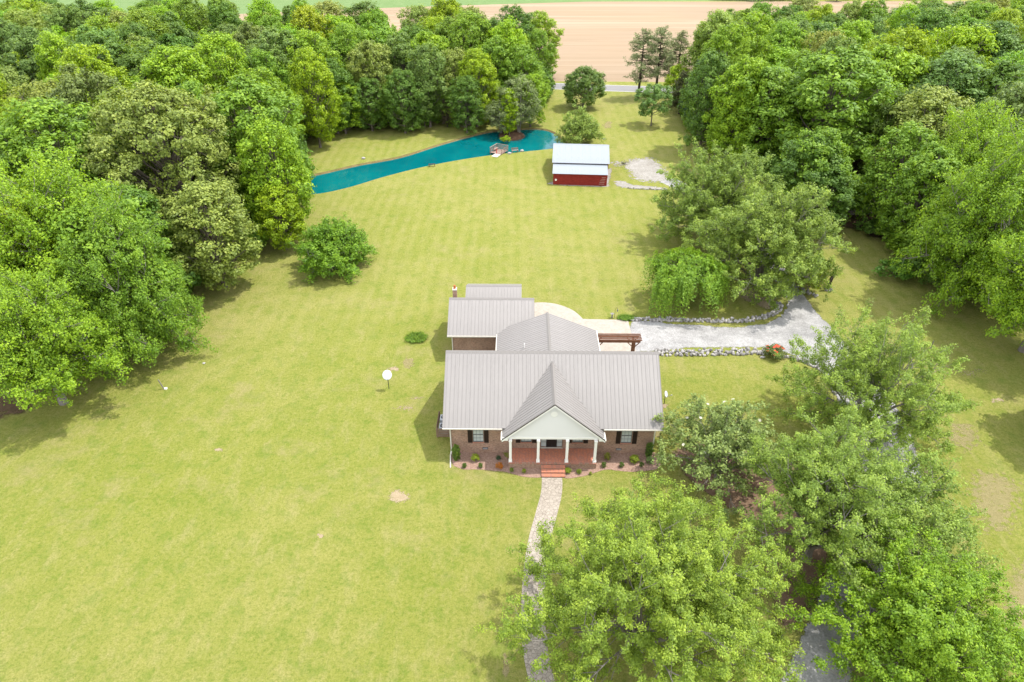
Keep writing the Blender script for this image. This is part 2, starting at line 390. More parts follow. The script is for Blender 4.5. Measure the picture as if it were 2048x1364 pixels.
# woods outlines (ground)
LEFT = gp([(-700, 1000), (-150, 905), (40, 838), (150, 800), (230, 735), (330, 690), (365, 600), (480, 535), (560, 460), (592, 400), (590, 330), (608, 285), (660, 268), (760, 256), (860, 250), (960, 240), (1040, 225), (1085, 205), (1092, 180)]) + [(10, 190), (-50, 205), (-110, 250), (-260, 270), (-300, 160), (-120, 60)]
RIGHT = gp([(1385, 182), (1375, 215), (1378, 262), (1450, 300), (1520, 345), (1570, 400), (1640, 440), (1690, 462), (1780, 500), (1850, 540), (1900, 575), (1960, 610), (2100, 650), (2500, 700)]) + [(150, 80), (190, 160), (260, 255), (160, 262), (84, 232), (52, 198)]
sheet('woodland_floor', smooth_poly(LEFT, 3), M['forest'], .004, 3.0)
sheet('woodland_floor', smooth_poly(RIGHT, 3), M['forest'], .005, 3.0)
# dirt under the front yard trees
sheet('tree_bed_soil', smooth_poly(gp([(1330, 900), (1420, 870), (1540, 880), (1640, 960), (1680, 1080), (1660, 1200), (1560, 1290), (1520, 1180), (1480, 1050), (1380, 980)]), 4), M['bed'], .006, 1.6)
sheet('leaf_litter_bed', smooth_poly(gp([(1480, 545), (1540, 570), (1560, 600), (1545, 625), (1500, 610), (1470, 590)]), 4), M['bare'], .0045, 1.2)

# drive, forecourt, walk
drive_l = [(1262, 640), (1350, 645), (1450, 650), (1520, 646), (1556, 630), (1570, 605), (1560, 580), (1535, 545)]
drive = gp(drive_l + [(1570, 540), (1605, 580), (1640, 625), (1700, 690), (1790, 800), (1850, 940), (1830, 1100), (1740, 1260), (1680, 1420), (1540, 1420), (1590, 1280), (1625, 1200), (1680, 1080), (1720, 960), (1690, 850), (1640, 750), (1590, 715), (1530, 700), (1450, 699), (1350, 701), (1262, 704)])
sheet('gravel_drive', smooth_poly(drive, 4), M['gravel'], .010, .55)
sheet('gravel_drive', ribbon(gp([(1550, 552), (1530, 500), (1480, 440), (1400, 392), (1330, 358)]), 4), M['gravel'], .009, .8)
sheet('concrete_forecourt', smooth_poly(gp([(1055, 606), (1090, 605), (1120, 610), (1148, 622), (1166, 638)]), 3, False) + gp([(1256, 640), (1263, 668), (1275, 712), (1100, 712), (1050, 660)]), M['concrete'], .014)
for nm, l in (('gravel_patch', [(1235, 322), (1290, 312), (1318, 318), (1345, 345), (1350, 366), (1310, 368), (1262, 362), (1250, 345)]),
              ('gravel_patch', [(1215, 322), (1250, 320), (1262, 328), (1248, 336), (1218, 332)])):
    sheet(nm, smooth_poly(gp(l), 4), M['gravel_white'], .006, 2.2)
sheet('gravel_patch', smooth_poly(gp([(1226, 362), (1250, 361), (1268, 368), (1330, 374), (1325, 380), (1262, 378), (1232, 374)]), 4), M['gravel_white'], .007, .8)
sheet('gravel_strip', smooth_poly(gp([(1100, 363), (1104, 370), (1212, 375), (1220, 366), (1226, 340), (1222, 336), (1160, 350)]), 3), M['gravel_white'], .009, .5)
sheet('front_walk', ribbon(gp([(1104, 950), (1103, 985), (1092, 1030), (1079, 1080), (1070, 1140), (1066, 1220), (1072, 1310), (1092, 1390)]), (1.75, 1.6)), M['flag'], .010)
# mulch beds
sheet('mulch_bed', smooth_poly(gp([(906, 902), (902, 930), (925, 941), (960, 942), (990, 945), (1012, 947), (1045, 956), (1086, 956), (1090, 925), (1020, 915), (1000, 900)]), 4), M['mulch'], .008, .35)
sheet('mulch_bed', smooth_poly(gp([(1120, 925), (1122, 957), (1160, 957), (1195, 947), (1215, 942), (1250, 946), (1290, 945), (1322, 936), (1312, 903), (1200, 900), (1180, 920)]), 4), M['mulch'], .008, .35)
# worn places in the lawn
for i, (px, py, rx, ry, mt) in enumerate([(797, 994, 27, 18, 'bare'), (812, 815, 34, 10, 'bare'), (838, 795, 26, 6, 'bare'), (815, 727, 22, 16, 'straw'), (790, 738, 16, 8, 'bare'), (641, 1071, 10, 6, 'bare'),
                                        (436, 900, 12, 6, 'bare'), (1328, 812, 12, 8, 'bare'), (1316, 862, 10, 22, 'straw'), (1940, 745, 48, 14, 'bare'), (1995, 800, 20, 8, 'bare'), (1990, 1000, 80, 90, 'straw'), (2060, 1230, 70, 140, 'straw'), (1700, 935, 14, 14, 'bare'), (1925, 870, 60, 40, 'straw'),
                                        (1860, 945, 16, 14, 'bare'), (1915, 820, 25, 8, 'straw'), (1010, 1330, 10, 30, 'straw'), (1215, 250, 14, 10, 'straw'), (1290, 243, 40, 2.2, 'bare'), (1200, 560, 20, 4, 'straw'), (500, 735, 34, 4, 'straw')]):
    r = random.Random(i); pts = []
    for k in range(14):
        a = 2*math.pi*k/14; q = r.uniform(.75, 1.25); pts.append(G(px + rx*q*math.cos(a), py + ry*q*math.sin(a)))
    wdt = abs(G(px+rx, py)[0] - G(px, py)[0]); sheet('worn_patch', smooth_poly(pts, 3), M[mt], .0045 + .0001*i, min(6.0, wdt*(.62 if mt == 'bare' else .8)))

# ------------------------------------------------------------------ the house
hx, hy = 3.5, 44.72
RZ = R(-.6)
house = empty('brick_house', (hx, hy, 0), RZ, 'long single storey brick house with taupe metal roof and white front gable', 'house')
def panels(parent, O, u, wv, L, S, mat, pw=1.06, name='roof_panel', rib=.030, nr=3):
    """ribbed metal sheets side by side along u, running up the slope along wv"""
    O = Vector(O); u = Vector(u).normalized(); wv = Vector(wv).normalized(); nn = u.cross(wv).normalized()
    if nn.z < 0: nn = -nn
    k = max(1, round(L / pw)); pw = L / k; prof = [(0, 0)]
    for i in range(nr):
        c = pw * (i + .5) / nr; prof += [(c-.017, 0), (c-.013, rib), (c+.013, rib), (c+.017, 0)]
    prof.append((pw - .004, 0)); n = len(prof); T = -.03
    vs = [(x, 0, z) for x, z in prof] + [(x, S, z) for x, z in prof] + [(0, 0, T), (pw-.004, 0, T), (0, S, T), (pw-.004, S, T)]
    fs = [(i, i+1, n+i+1, n+i) for i in range(n-1)] + [(2*n, 2*n+2, 2*n+3, 2*n+1), (2*n, 2*n+1) + tuple(range(n-1, -1, -1)), (2*n+2,) + tuple(range(n, 2*n)) + (2*n+3,)]
    me = MB().add(vs, fs).mesh(name, mat)
    mat4 = Matrix(((u.x, wv.x, nn.x, 0), (u.y, wv.y, nn.y, 0), (u.z, wv.z, nn.z, 0), (0, 0, 0, 1)))
    for i in range(k):
        o = link(name, me, parent); o.matrix_local = Matrix.Translation(O + u*pw*i) @ mat4
HW, DEP = 8.8, 9.95; EV = 3.42; RD = 7.50; RY = 4.98; OH = .68; RW = 9.4
sl = (RD - EV) / (RY + OH); SL = math.hypot(RD - EV, RY + OH)
wt = EV + OH*sl - .1
b = MB(); b.prism([(0, 0), (DEP, 0), (DEP, wt), (RY, RD-.12), (0, wt)], 0, -HW, -HW+.25); b.build('side_wall', M['brick'], house)
b = MB(); b.prism([(0, 0), (DEP, 0), (DEP, wt), (RY, RD-.12), (0, wt)], 0, HW-.25, HW); b.build('side_wall', M['brick'], house)
# front wall with openings
ops = [(-6.92, -5.98, 1.22, 2.85), (-2.73, -1.79, 1.25, 2.80), (-.98, .92, .62, 2.78), (1.77, 2.71, 1.25, 2.80), (6.0, 6.94, 1.22, 2.85)]
b = MB(); x = -HW + .25
for (x0, x1, z0, z1) in ops:
    b.box(x, x0, 0, .25, 0, wt); b.box(x0, x1, 0, .25, 0, z0); b.box(x0, x1, 0, .25, z1, wt); x = x1
b.box(x, HW - .25, 0, .25, 0, wt); b.build('front_wall', M['brick'], house)
MB().box(-HW+.25, HW-.25, DEP-.25, DEP, 0, wt).build('back_wall', M['brick'], house)
def window(parent, x0, x1, z0, z1, cols=3, rows=4, y=.0, shut=True):
    f = MB(); t = .05
    f.box(x0, x0+t, y+.04, y+.12, z0, z1); f.box(x1-t, x1, y+.04, y+.12, z0, z1); f.box(x0+t, x1-t, y+.04, y+.12, z0, z0+t); f.box(x0+t, x1-t, y+.04, y+.12, z1-t, z1)
    zm = (z0+z1)/2; f.box(x0+t, x1-t, y+.05, y+.11, zm-.03, zm+.03); wn = f.build('window', M['muntin'], parent)
    m = MB()
    for i in range(1, cols): xx = x0 + (x1-x0)*i/cols; m.box(xx-.012, xx+.012, y+.07, y+.095, z0+t, z1-t)
    for j in range(1, rows):
        if j*2 != rows: zz = z0 + (z1-z0)*j/rows; m.box(x0+t, x1-t, y+.072, y+.093, zz-.012, zz+.012)
    m.build('muntins', M['muntin'], wn)
    for i in range(cols):
        for j in range(rows):
            a0 = x0 + (x1-x0)*i/cols; b0 = z0 + (z1-z0)*j/rows
            MB().box(a0+.001, a0+(x1-x0)/cols-.001, y+.1, y+.115, b0+.001, b0+(z1-z0)/rows-.001).build('pane', M['glass'], wn)
    MB().box(x0-.04, x1+.04, y-.05, y+.13, z0-.09, z0-.002).build('sill', M['brick_porch2'], wn)
    if shut:
        for a0 in (x0-.44, x1+.04):
            s = MB(); s.box(a0, a0+.40, y-.045, y-.004, z0-.05, z1+.02)
            zz = z0
            while zz < z1-.05: s.box(a0+.05, a0+.35, y-.058, y-.045, zz, zz+.035); zz += .08
            s.build('shutter', M['shutter'], parent)
for o_ in (ops[0], ops[1], ops[3], ops[4]): window(house, *o_)
d = empty('front_door', (0, 0, 0)); d.parent = house
MB().box(-.95, -.50, .09, .13, .7, 2.72).build('sidelight', M['glass'], d); MB().box(.44, .89, .09, .13, .7, 2.72).build('sidelight', M['glass'], d)
b = MB(); b.box(-.98, -.95, .02, .16, .62, 2.78); b.box(.89, .92, .02, .16, .62, 2.78); b.box(-.50, -.44, .04, .16, .62, 2.78); b.box(.38, .44, .04, .16, .62, 2.78); b.box(-.95, .89, .03, .16, 2.722, 2.78)
for zz in (1.2, 1.7, 2.2): b.box(-.949, -.501, .075, .089, zz, zz+.03); b.box(.441, .889, .075, .089, zz, zz+.03)
b.build('door_frame', M['door'], d)
b = MB(); b.box(-.439, .379, .06, .11, .64, 2.72)
for zz in (.75, 1.4, 2.05): b.box(-.36, -.06, .045, .06, zz, zz+.5); b.box(0, .30, .045, .06, zz, zz+.5)
b.build('door_leaf', M['door'], d); MB().box(.30, .345, .02, .045, 1.62, 1.7).build('door_handle', M['steel'], d)
MB().box(-1.0, .94, -.08, .04, .605, .63).build('threshold', M['white_trim'], d)
for vx in (-5.86, 5.9):
    b = MB(); b.box(vx-.24, vx+.24, -.02, -.002, .38, .62); v = b.build('foundation_vent', M['vent'], house); b = MB()
    for k in range(4): b.box(vx-.2, vx+.2, -.035, -.02, .41+k*.05, .43+k*.05)
    b.build('louvre', M['grey'], v)
# main roof
c_, s_ = (RY+OH)/SL, (RD-EV)/SL
panels(house, (-RW, -OH, EV), (1, 0, 0), (0, c_, s_), 2*RW, SL, M['roof'])
panels(house, (RW, 2*RY+OH, EV), (-1, 0, 0), (0, -c_, s_), 2*RW, SL, M['roof'])
b = MB(); b.prism([(RY-.2, RD-.125), (RY, RD+.06), (RY+.2, RD-.125)], 0, -RW-.02, RW+.02); b.build('ridge_cap', M['roof_trim'], house)
b = MB()
for sx in (-RW-.035, RW-.005):
    for yy0, yy1 in ((-OH, RY), (2*RY+OH, RY)): b.add([(sx+a, yy, zz) for a in (0, .04) for yy, zz in ((yy0, EV-.14), (yy1, RD-.14), (yy1, RD+.035), (yy0, EV+.035))], [(0, 1, 2, 3), (7, 6, 5, 4), (0, 4, 5, 1), (1, 5, 6, 2), (2, 6, 7, 3), (3, 7, 4, 0)])
b.build('rake_trim', M['roof_trim'], house)
for x0, x1 in ((-RW-.03, -4.33), (4.33, RW+.03)):
    b = MB(); b.box(x0, x1, -OH-.10, -OH-.03, EV-.11, EV-.01); b.build('gutter', M['white_trim'], house)
MB().box(-RW-.03, RW+.03, 2*RY+OH+.03, 2*RY+OH+.13, EV-.12, EV-.01).build('gutter', M['white_trim'], house)
b = MB(); b.box(-RW+.01, -4.33, -OH, -.003, EV-.14, EV-.10); b.box(4.33, RW-.01, -OH, -.003, EV-.14, EV-.10); b.build('soffit', M['white'], house)
# front gable
GA, GE, GH, GF = 6.96, 3.14, 4.32, -1.80
gl = math.hypot(GA-GE, GH); gc, gs = GH/gl, (GA-GE)/gl; GB = 4.35
panels(house, (-GH, GF, GE), (0, 1, 0), (gc, 0, gs), GB-GF, gl, M['roof'])
panels(house, (GH, GF, GE), (0, 1, 0), (-gc, 0, gs), GB-GF, gl, M['roof'])
b = MB(); b.prism([(-.17, GA-.11), (0, GA+.06), (.17, GA-.11)], 1, GF-.02, GB-.3); b.build('ridge_cap', M['roof_trim'], house)
def rake(y0, y1, zo0, zo1, mat, nm):
    b = MB()
    for s in (-1, 1):
        b.prism([(s*(GH+.02), GE+zo0), (0, GA+zo0), (0, GA+zo1), (s*(GH+.02), GE+zo1)], 1, y0, y1)
    b.build(nm, mat, house)
rake(GF-.05, GF-.005, -.06, .05, M['trim_dark'], 'dark_rake_trim'); rake(GF-.04, GF-.005, -.24, -.065, M['white'], 'white_rake_board')
FY = GF + .28
b = MB(); zb = 3.02; k = 0; z = zb + .22
while z < GA - .35:                                        # lapped siding boards
    z1 = min(z+.15, GA-.25); hw0 = (GA-.12-z)/((GA-GE)/GH); hw1 = (GA-.12-z1)/((GA-GE)/GH)
    hw0 = min(hw0, 3.78+max(0, .0)); hw1 = min(hw1, 3.78)
    b.add([(-hw0, FY-.035, z), (hw0, FY-.035, z), (hw1, FY-.008, z1), (-hw1, FY-.008, z1), (-hw0, FY, z), (hw0, FY, z)], [(0, 1, 2, 3), (0, 4, 5, 1)]); z += .15
b.build('gable_siding', M['siding'], house)
MB().prism([(-3.78, zb+.2), (3.78, zb+.2), (3.78, 3.5), (0, GA-.12), (-3.78, 3.5)], 1, FY, FY+.12).build('gable_backing', M['siding'], house)
b = MB(); b.box(-3.80, 3.80, FY-.06, FY+.18, zb, zb+.22); b.build('porch_beam', M['white'], house)
b = MB()
for s in (-1, 1): b.box(min(s*3.81, s*4.34), max(s*3.81, s*4.34), GF+.01, -.003, GE-.12, GE-.07); b.box(min(s*3.81, s*4.30), max(s*3.81, s*4.30), GF+.0, GF+.03, GE-.12, GE+.22)
b.build('eave_return', M['white'], house)
b = MB()
for s in (-1, 1): b.box(s*4.38-.05, s*4.38+.05, GF-.02, -.72, GE-.12, GE-.0)
b.build('gutter', M['white_trim'], house)
b = MB(); b.tube([(0, FY-.06, 5.78), (0, FY-.005, 5.78)], .36, 24); vn = b.build('round_vent', M['siding'], house)
b = MB(); b.tube([(0, FY-.075, 5.78), (0, FY-.06, 5.78)], .27, 24); b.build('vent_face', M['white'], vn)
MB().box(-3.79, 3.79, FY+.18, -.003, 3.16, 3.2).build('porch_ceiling', M['white'], house)
for cx_ in (-3.62, -1.25, 1.20, 3.60):
    b = MB(); b.box(cx_-.11, cx_+.11, -1.80, -1.58, .66, 3.02); b.box(cx_-.15, cx_+.15, -1.84, -1.54, .585, .74); b.box(cx_-.14, cx_+.14, -1.83, -1.55, 2.92, 3.018)
    b.build('porch_column', M['white'], house)
b = MB(); b.box(-3.78, 3.76, -1.93, -.004, 0, .55); b.build('porch_base', M['brick'], house)
# herringbone brick floor
b = MB(); rr = random.Random(5); bl, bw = .2, .1; ca = math.sqrt(.5)
for i in range(-60, 61):
    for j in range(-40, 41):
        for kind in (0, 1):
            # herringbone lattice
            ox = (i*bw + j*2*bw*0) ; 
            gx = i*bw + (j*2*bl if False else 0)
            ux = i*bw - j*2*bw; uy = i*bw + j*2*bw
            if kind == 0: q = (ux, uy, ux+bl, uy+bw)
            else: q = (ux+bl, uy-0*bw, ux+bl+bw, uy+bl)
            mx_ = (q[0]+q[2])/2; my_ = (q[1]+q[3])/2; X = (mx_-my_)*ca; Y = (mx_+my_)*ca - .97
            if abs(X) > 3.66 or Y < -1.80 or Y > -.10: continue
            g = .004; pts = [(q[0]+g, q[1]+g), (q[2]-g, q[1]+g), (q[2]-g, q[3]-g), (q[0]+g, q[3]-g)]
            zt = .585 + rr.uniform(0, .004)
            P = [((a-c)*ca, (a+c)*ca - .97) for a, c in pts]
            b.add([(a, c, zt) for a, c in P] + [(a, c, .555) for a, c in P], [(0, 1, 2, 3), (0, 4, 5, 1), (1, 5, 6, 2), (2, 6, 7, 3), (3, 7, 4, 0)], 0 if rr.random() < .62 else 1)
tag(b.build('porch_floor_bricks', [M['brick_porch'], M['brick_porch2']], house), kind='stuff')
MB().box(-3.77, 3.75, -1.92, -.006, .551, .572).build('porch_floor_bed', M['brick_porch2'], house)
b = MB(); x = -3.8
while x < 3.72:                                            # soldier course along the front edge
    b.box(x, x+.088, -1.955, -1.80, .50, .592 + rr.uniform(0, .004), 0 if rr.random() < .5 else 1); x += .098
tag(b.build('edge_bricks', [M['brick_porch2'], M['brick']], house), kind='stuff')
st = empty('front_steps', (0, 0, 0)); st.parent = house
for k in range(3):
    y0 = -1.96 - .36*(k+1); zt = .45 - .15*k
    MB().box(-.95, 1.07, y0, -1.96 - .36*k - .0015 + (0), 0, zt - .055).build('riser', M['brick'], st)
    b = MB(); x = -.96
    while x < 1.02: b.box(x, x+.092, y0-.02, y0+.34, zt-.054, zt + rr.uniform(0, .005), 0 if rr.random() < .7 else 1); x += .102
    b.build('tread', [M['brick_porch'], M['brick_porch2']], st)
# downspouts
for s in (-1, 1):
    b = MB(); b.beam((s*8.9, -.72, EV-.12), (s*8.86, -.07, 2.85), .09, .07); b.beam((s*8.86, -.06, 2.9), (s*8.86, -.06, .25), .10, .08)
    if s < 0: b.beam((s*8.86, -.08, .25), (s*8.9, -.35, .07), .10, .08)
    b.build('downspout', M['white_trim'], house)
# chimney-side roof vents, back wings
# breezeway wing with the ridge running away from the camera
bw = empty('breezeway_wing', (0, 0, 0)); bw.parent = house
BX, BH, BE, BA, BY0, BY1 = -.02, 5.15, 3.08, 5.22, 6.2, 15.25
bl_ = math.hypot(BA-BE, BH); c2, s2 = BH/bl_, (BA-BE)/bl_
panels(bw, (BX-BH, BY0, BE), (0, 1, 0), (c2, 0, s2), BY1-BY0, bl_, M['roof'])
panels(bw, (BX+BH, BY0, BE), (0, 1, 0), (-c2, 0, s2), BY1-BY0, bl_, M['roof'])
b = MB(); b.prism([(BX-.17, BA-.07), (BX, BA+.06), (BX+.17, BA-.07)], 1, BY0, BY1+.03); b.build('ridge_cap', M['roof_trim'], bw)
b = MB(); b.prism([(BX-BH+.5, 0), (BX+BH-.5, 0), (BX+BH-.5, BE+.08), (BX, BA-.08), (BX-BH+.5, BE+.08)], 1, DEP+.003, BY1-.35); b.build('wall', M['brick'], bw)
b = MB(); b.box(BX-BH-.1, BX-BH-.02, BY0+.3, BY1, BE-.12, BE-.01); b.box(BX+BH+.02, BX+BH+.1, BY0+.3, BY1, BE-.12, BE-.01); b.build('gutter', M['white_trim'], bw)
b = MB(); b.tube([(-2.4, 10.3, 3.9), (-2.4, 10.3, 4.72)], .05, 10); b.build('vent_pipe', M['white'], bw)
# garage wing
gw = empty('garage_wing', (0, 0, 0)); gw.parent = house
GX0, GX1 = -10.35, -1.35; GY0, GE2, GR, GRY = 14.25, 3.0, 5.25, 18.1
l3 = math.hypot(GR-GE2, GRY-GY0); c3, s3 = (GRY-GY0)/l3, (GR-GE2)/l3
panels(gw, (GX0, GY0, GE2), (1, 0, 0), (0, c3, s3), GX1-GX0, l3, M['roof'])
panels(gw, (GX1, 2*GRY-GY0, GE2), (-1, 0, 0), (0, -c3, s3), GX1-GX0, l3, M['roof'])
b = MB(); b.prism([(GRY-.2, GR-.09), (GRY, GR+.06), (GRY+.2, GR-.09)], 0, GX0-.02, GX1+.02); b.build('ridge_cap', M['roof_trim'], gw)
b = MB(); b.prism([(GY0+.5, 0), (2*GRY-GY0-.5, 0), (2*GRY-GY0-.5, GE2+.1), (GRY, GR-.15), (GY0+.5, GE2+.1)], 0, GX0+.45, GX1-.45); b.build('wall', M['brick'], gw)
b = MB(); b.box(GX0-.03, GX1+.03, GY0-.12, GY0-.03, GE2-.15, GE2-.01); b.build('gutter', M['white_trim'], gw)
b = MB(); b.beam((GX0+.4, GY0-.08, GE2-.1), (GX0+.42, GY0+.42, 2.5), .08, .07); b.beam((GX0+.42, GY0+.43, 2.55), (GX0+.42, GY0+.43, .1), .09, .07); b.build('downspout', M['white_trim'], gw)
b = MB(); b.box(GX0-.04, GX0-.005, GY0, GRY, GE2-.1, GE2-.05)
for xx in (GX0-.035, GX1-.0):
    for yy0, yy1 in ((GY0, GRY), (2*GRY-GY0, GRY)): b.add([(xx+a, yy, zz) for a in (0, .035) for yy, zz in ((yy0, GE2-.14), (yy1, GR-.14), (yy1, GR+.03), (yy0, GE2+.03))], [(0, 1, 2, 3), (7, 6, 5, 4), (0, 4, 5, 1), (1, 5, 6, 2), (2, 6, 7, 3), (3, 7, 4, 0)])
b.build('rake_trim', M['roof_trim'], gw)
# back room behind the garage
br = empty('back_room', (0, 0, 0)); br.parent = house
QX0, QX1, QR, QRY, QE, QY0 = -8.95, -2.65, 4.05, 22.95, 3.1, 20.9
l4 = math.hypot(QR-QE, QRY-QY0); panels(br, (QX0, QY0, QE), (1, 0, 0), (0, (QRY-QY0)/l4, (QR-QE)/l4), QX1-QX0, l4, M['roof'])
panels(br, (QX1, 2*QRY-QY0+.4, QE-.18), (-1, 0, 0), (0, -(QRY-QY0)/l4, (QR-QE)/l4), QX1-QX0, l4+.42, M['roof'])
b = MB(); b.prism([(21.2, 0), (24.9, 0), (24.9, QE-.05), (QRY, QR-.1), (21.2, QE+.05)], 0, QX0+.3, QX1-.3); b.build('wall', M['brick'], br)
b = MB(); b.prism([(QRY-.15, QR-.05), (QRY, QR+.05), (QRY+.15, QR-.05)], 0, QX0, QX1); b.build('ridge_cap', M['roof_trim'], br)
# chimney
ch = empty('chimney', (0, 0, 0)); ch.parent = house
cxp, cyp = -9.98, 20.3
MB().box(cxp-.22, cxp+.22, cyp-.25, cyp+.25, 0, 5.05).build('stack', M['brick'], ch); MB().box(cxp-.235, cxp+.235, cyp-.265, cyp+.265, 5.053, 5.17).build('cap', M['white_trim'], ch)
b = MB(); b.tube([(cxp, cyp, 5.17), (cxp, cyp, 5.55)], [.15, .11], 10); b.build('flue', M['terracotta'], ch)

# ------------------------------------------------------------------ things round the house
def W(lx, ly, z=0.0):
    c, s = math.cos(RZ), math.sin(RZ); return (hx + lx*c - ly*s, hy + lx*s + ly*c, z)
# slatted screen with the two units behind it
sc = empty('slatted_screen', W(-10.35, 1.9), RZ, 'brown timber slatted screen fencing the air conditioners beside the house', 'fence')
for xx, yy in ((0, 0), (0, 2.3), (1.42, 0)): MB().box(xx, xx+.09, yy, yy+.09, 0, 1.15).build('post', M['fencewood'], sc)
for k in range(5):
    z0 = .12 + k*.205
    MB().box(-.01, 1.5, -.035, -.004, z0, z0+.13).build('slat', M['fencewood'], sc); MB().box(-.035, -.004, -.03, 2.4, z0, z0+.13).build('slat', M['fencewood'], sc)
def aircon(lx, ly, label, z=.95):
    a = empty('air_conditioner', W(lx, ly), RZ, label, 'air conditioner', 'air conditioners beside the house')
    MB().box(-.38, .38, -.38, .38, .06, z).build('casing', M['ac'], a); MB().box(-.45, .45, -.45, .45, 0, .06).build('plinth', M['grey'], a)
    b = MB(); b.tube([(0, 0, z), (0, 0, z+.025)], .3, 18); f = b.build('fan_grille', M['black'], a); b = MB()
    for k in range(6): t = k*math.pi/3; b.beam((0, 0, z+.035), (.28*math.cos(t), .28*math.sin(t), z+.035), .03, .012)
    b.tube([(0, 0, z+.03), (0, 0, z+.05)], .12, 12); b.build('guard', M['ac'], f)
aircon(-9.8, 3.65, 'pale grey air conditioner at the back of the slatted screen'); aircon(-9.8, 2.65, 'pale grey air conditioner nearest the front of the slatted screen', .8)

def dish(px, py, rad, hgt, az, tilt, label):
    x, y = G(px, py); t = empty('satellite_dish', (x, y, 0), 0, label, 'satellite dish', 'satellite dishes on posts')
    b = MB(); b.tube([(0, 0, 0), (0, 0, hgt-.15)], .035, 8); b.build('post', M['black'], t)
    n_ = 20; vs = []; fs = []
    for j, q in enumerate((0, .35, .7, 1)):
        for k in range(n_): a = 2*math.pi*k/n_; vs.append((rad*q*math.cos(a), -.0-.22*rad*q*q, rad*1.08*q*math.sin(a)))
    for j in range(3):
        for k in range(n_): fs.append((j*n_+k, j*n_+(k+1) % n_, (j+1)*n_+(k+1) % n_, (j+1)*n_+k))
    m = len(vs); vs2 = [(a, c+.03, d_) for a, c, d_ in vs]; fs2 = [tuple(m+i for i in f[::-1]) for f in fs] + [(3*n_+k, m+3*n_+k, m+3*n_+(k+1) % n_, 3*n_+(k+1) % n_) for k in range(n_)]
    b = MB(); b.add(vs + vs2, fs + fs2); r_ = b.build('reflector', M['dish'], t, True); r_.location = (0, -.05, hgt); r_.rotation_euler = (tilt, 0, az)
    b = MB(); b.beam((0, -.0, -rad), (0, -.55, -rad*.45), .03, .03); b.box(-.06, .06, -.62, -.5, -rad*.5, -rad*.35); a_ = b.build('feed_arm', M['grey'], t); a_.location = r_.location; a_.rotation_euler = r_.rotation_euler
dish(778, 777, .46, 1.72, R(8), R(-35), 'white satellite dish on a thin post in the lawn left of the house')
dish(1328, 808, .30, 1.25, R(60), R(-25), 'small white satellite dish on a post beside the right end of the house')

# pergola over the forecourt
pg = empty('pergola', W(5.2, 14.0), RZ, 'red brown timber pergola joined to the breezeway over the concrete forecourt', 'pergola')
b = MB()
for px_ in (3.85,):
    for yy in (-.05, .95): MB().box(px_-.09, px_+.09, yy-.09, yy+.09, 0, 2.45).build('post', M['timber'], pg)
for yy in (-.05, .95):
    MB().box(.0, 4.45, yy-.05, yy+.05, 2.45, 2.68).build('beam', M['timber'], pg)
    b = MB(); b.beam((3.82, yy, 1.75), (3.15, yy, 2.44), .07, .09, up=(0, 1, 0)); b.beam((3.88, yy, 1.9), (4.35, yy, 2.44), .07, .09, up=(0, 1, 0)); b.beam((.05, yy, 1.9), (.55, yy, 2.44), .07, .09, up=(0, 1, 0)); b.build('brace', M['timber'], pg)
for k in range(5):
    yy = -.12 + k*.29; MB().box(-.05, 4.6, yy, yy+.07, 2.683, 2.80).build('rafter', M['timber'], pg)
# ground pipe from the left downspout
x, y, _ = W(-8.92, -.4); b = MB(); x1, y1 = G(901, 936); b.tube([(x, y, .07), ((x+x1)/2, (y+y1)/2, .065), (x1, y1, .06)], .055, 8)
tag(b.build('drain_pipe', M['white_trim']), 'white drain pipe lying on the ground off the left front corner', 'pipe')

# stones
stone_me = []
for k in range(6):
    r = random.Random(40+k); bm = bmesh.new(); bmesh.ops.create_icosphere(bm, subdivisions=1, radius=1)
    for v in bm.verts: v.co *= r.uniform(.72, 1.15)
    me = bpy.data.meshes.new('stone'); bm.to_mesh(me); bm.free(); me.materials.append(M['stone'] if k % 3 else M['stone_dark']); stone_me.append(me)
def stones(label, pts, n, rows, size, seed, name='stone_edging', cat='stone edging'):
    c = smooth_poly(gp(pts), 6, False); t = empty(name, (c[0][0], c[0][1], 0), 0, label, cat); r = random.Random(seed)
    cum = [0]
    for i in range(1, len(c)): cum.append(cum[-1] + math.dist(c[i], c[i-1]))
    for i in range(n):
        s = cum[-1]*(i+.5)/n; j = max(k for k in range(len(cum)) if cum[k] <= s); j = min(j, len(c)-2); q = (s-cum[j])/max(1e-6, cum[j+1]-cum[j])
        X = c[j][0] + (c[j+1][0]-c[j][0])*q; Y = c[j][1] + (c[j+1][1]-c[j][1])*q
        dx, dy = c[j+1][0]-c[j][0], c[j+1][1]-c[j][1]; L = math.hypot(dx, dy); off = (r.randrange(rows) - (rows-1)/2)*size*1.15 + r.uniform(-.1, .1)
        z = size*r.uniform(.55, .95); o = link('stone', r.choice(stone_me), t)
        o.location = (X - dy/L*off - c[0][0], Y + dx/L*off - c[0][1], z*.35 + (size*.5 if r.random() < .25 else 0)); o.rotation_euler = (r.uniform(0, 6), r.uniform(0, 6), r.uniform(0, 6)); q = size*.62
        o.scale = (q*r.uniform(.8, 1.3), q*r.uniform(.7, 1.1), q*r.uniform(.6, 1.0))
stones('low wall of pale stones along the far side of the gravel drive', [(1262, 640), (1350, 641), (1440, 643), (1500, 641), (1540, 631), (1560, 617), (1555, 606)], 210, 2, .34, 1)
stones('low wall of pale stones between the gravel drive and the house lawn', [(1308, 706), (1360, 707), (1450, 706), (1535, 704)], 170, 3, .34, 2)
stones('thin line of grey stones curving from the red flowering bush under the tree', [(1560, 712), (1600, 722), (1645, 745), (1670, 790)], 50, 1, .34, 3)
stones('row of dark rubble at the edge of the white gravel patch by the barn', [(1255, 377), (1290, 379), (1335, 380)], 30, 1, .24, 4)
